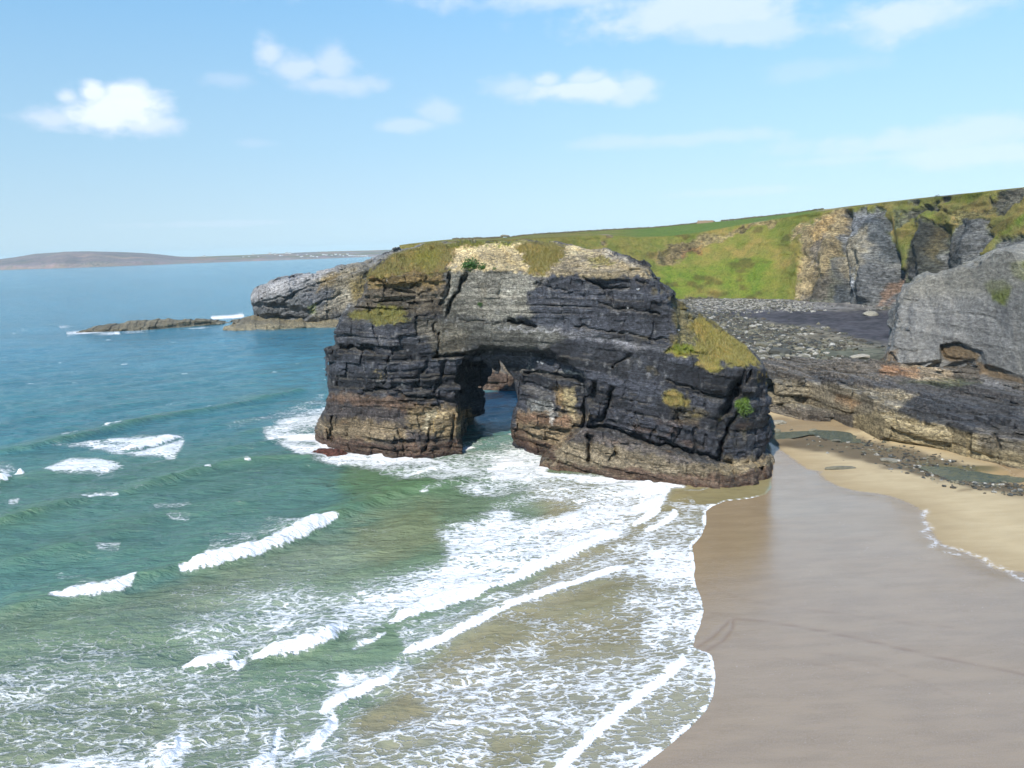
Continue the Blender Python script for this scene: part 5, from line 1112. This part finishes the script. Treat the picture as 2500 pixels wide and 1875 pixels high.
# ================================================================== HAZE
mh=bpy.data.materials.new('haze');mh.use_nodes=True;nt=mh.node_tree
for n_ in list(nt.nodes): nt.nodes.remove(n_)
ou=nt.nodes.new('ShaderNodeOutputMaterial');pv=nt.nodes.new('ShaderNodeVolumePrincipled');pv.inputs['Color'].default_value=(.66,.90,1,1);pv.inputs['Density'].default_value=5.5e-5;pv.inputs['Anisotropy'].default_value=-.2
nt.links.new(pv.outputs[0],ou.inputs['Volume'])
bm=bmesh.new();X0,X1,Y0,Y1,Z0,Z1=-14500,9500,-150,14500,-6,165
bmesh.ops.create_cube(bm,size=1,matrix=Matrix.Translation(((X0+X1)/2,(Y0+Y1)/2,(Z0+Z1)/2))@Matrix.Diagonal((X1-X0,Y1-Y0,Z1-Z0,1)))
me=bpy.data.meshes.new('haze');bm.to_mesh(me);bm.free();me.materials.append(mh);o=bpy.data.objects.new('haze',me);COL.objects.link(o);tag(o,kind='stuff')
# ================================================================== WORLD, SUN, CAMERA
SUN_EL=math.radians(44);SUN_AZ=math.radians(-154)   # direction TO the sun, azimuth from +Y clockwise
w=bpy.data.worlds.new('World');sc.world=w;w.use_nodes=True;nt=w.node_tree
SKYK=6.6;bg=nt.nodes['Background'];sky=nt.nodes.new('ShaderNodeTexSky');sky.sky_type='NISHITA';sky.sun_disc=False
sky.sun_elevation=SUN_EL;sky.sun_rotation=SUN_AZ;sky.air_density=1.;sky.dust_density=.6;sky.ozone_density=1.5;sky.altitude=0
hs=nt.nodes.new('ShaderNodeHueSaturation');hs.inputs['Saturation'].default_value=1.0;hs.inputs['Value'].default_value=1.0
nt.links.new(sky.outputs[0],hs.inputs['Color'])
tc=nt.nodes.new('ShaderNodeTexCoord');sp=nt.nodes.new('ShaderNodeSeparateXYZ');nt.links.new(tc.outputs['Generated'],sp.inputs[0])
az=math_(nt,'ARCTAN2',sp.outputs[0],sp.outputs[1]);el=math_(nt,'ARCSINE',sp.outputs[2])
rp_=nt.nodes.new('ShaderNodeValToRGB');cr=rp_.color_ramp
while len(cr.elements)<6: cr.elements.new(.5)
for e_,(p_,c_) in zip(cr.elements,[(0.,(.74,.97,1.10)),(.10,(.53,.84,1.10)),(.22,(.35,.69,1.07)),(.36,(.20,.52,1.03)),(.50,(.14,.40,.88)),(1.,(.08,.24,.62))]): e_.position=p_;e_.color=c_+(1,)
nt.links.new(math_(nt,'DIVIDE',el,1.2),rp_.inputs[0])
gr=nt.nodes.new('ShaderNodeVectorMath');gr.operation='SCALE';nt.links.new(rp_.outputs[0],gr.inputs[0]);gr.inputs['Scale'].default_value=SKYK
nt.links.new(maprange(nt,az,-.7,.5,SKYK*.86,SKYK*1.06),gr.inputs['Scale'])
skycol=mix(nt,.97,hs.outputs[0],gr.outputs[0])
cb=nt.nodes.new('ShaderNodeCombineXYZ');nt.links.new(az,cb.inputs[0]);nt.links.new(math_(nt,'MULTIPLY',el,1.7),cb.inputs[1])
nz=noise(nt,cb.outputs[0],11,6,.55,.1);nz2=noise(nt,cb.outputs[0],40,4,.6)
nzz=math_(nt,'ADD',math_(nt,'MULTIPLY',nz,.8),math_(nt,'MULTIPLY',nz2,.2))
# (px,py,rx,ry,strength,whiteness)
CL=[(255,280,120,52,1.05,.95),(165,235,26,30,.8,.9),(225,228,34,30,1.,1.),(300,235,46,36,1.,1.),(140,290,70,32,.7,.5),(350,305,95,24,.8,.6),(660,125,42,42,.7,.55),(720,165,75,42,.65,.5),(810,160,55,50,.6,.45),(800,205,110,28,.55,.3),(560,195,60,22,.3,.2),
 (1390,220,180,30,.8,.7),(1340,195,60,26,.7,.7),(1420,190,70,26,.7,.7),(1270,215,90,28,.5,.6),(1560,215,80,35,.6,.7),(1075,270,65,35,.45,.5),(1000,305,80,18,.45,.5),(1650,30,290,52,.75,.7),(1800,75,170,36,.6,.65),(2230,30,160,60,.7,.6),(1350,-10,350,35,.6,.7),
 (1650,340,290,20,.38,.35),(2350,330,330,36,.5,.45),(2480,370,330,32,.5,.7),(2150,385,240,14,.3,.3),(1800,468,180,12,.28,.3),(620,350,50,12,.2,.2),(2000,165,130,26,.22,.4),(600,545,260,8,.22,.3),(900,-120,500,90,.7,.7),(2100,-220,600,120,.8,.8)]
dens=None;wh=None
def angs(px,py):
    d=ray(px,py);d=d/np.linalg.norm(d);return math.atan2(d[0],d[1]),math.asin(d[2])
for (px,py,rx,ry,s_,w_) in CL:
    a0,e0=angs(px,py);ra=rx/F*1.0/max(math.cos(a0),.5)*1.0;re=ry/F
    dx=math_(nt,'MULTIPLY',math_(nt,'SUBTRACT',az,a0),1/ra);dy=math_(nt,'MULTIPLY',math_(nt,'SUBTRACT',el,e0),1/re)
    r=math_(nt,'SQRT',math_(nt,'ADD',math_(nt,'MULTIPLY',dx,dx),math_(nt,'MULTIPLY',dy,dy)))
    q=math_(nt,'SUBTRACT',1.25,math_(nt,'MULTIPLY',r,.85))
    q=math_(nt,'ADD',q,math_(nt,'MULTIPLY',math_(nt,'SUBTRACT',nzz,.5),2.9))
    q=math_(nt,'MULTIPLY',maprange(nt,q,.25,1.05),s_)
    top=math_(nt,'MULTIPLY',q,maprange(nt,dy,-1.2,.9,w_*.6,w_))
    dens=q if dens is None else math_(nt,'MAXIMUM',dens,q);wh=top if wh is None else math_(nt,'MAXIMUM',wh,top)
# broad thin veil for the rest of the sky
CLK=4.2
ccol=mix(nt,math_(nt,'MINIMUM',wh,1.),(CLK*1.45,CLK*1.55,CLK*1.82),(CLK*1.8,CLK*1.9,CLK*2.04))
fin=mix(nt,math_(nt,'MULTIPLY',math_(nt,'MINIMUM',dens,1.),.80),skycol,ccol)
nt.links.new(fin,bg.inputs['Color']);bg.inputs['Strength'].default_value=.12
L=bpy.data.lights.new('sun','SUN');L.energy=5.0;L.angle=math.radians(.5);L.color=(1,.94,.84)
so=bpy.data.objects.new('sun',L);COL.objects.link(so)
sd=Vector((math.sin(SUN_AZ)*math.cos(SUN_EL),math.cos(SUN_AZ)*math.cos(SUN_EL),math.sin(SUN_EL)))
so.rotation_euler=sd.to_track_quat('Z','Y').to_euler()
cam=bpy.data.cameras.new('camera');co=bpy.data.objects.new('camera',cam);COL.objects.link(co);sc.camera=co
cam.sensor_width=36;cam.lens=36*F/2500;cam.clip_end=60000;cam.clip_start=.5
from mathutils import Matrix
Mx=Matrix(((Rr[0],Ur[0],-Fw[0],0),(Rr[1],Ur[1],-Fw[1],0),(Rr[2],Ur[2],-Fw[2],H),(0,0,0,1)));co.matrix_world=Mx
sc.cycles.use_adaptive_sampling=True;sc.cycles.adaptive_threshold=.03;sc.cycles.max_bounces=4;sc.cycles.diffuse_bounces=2;sc.cycles.glossy_bounces=2;sc.cycles.transmission_bounces=1;sc.cycles.volume_bounces=0
sc.view_settings.view_transform='Standard';sc.view_settings.look='None';sc.view_settings.exposure=.28;sc.view_settings.gamma=1
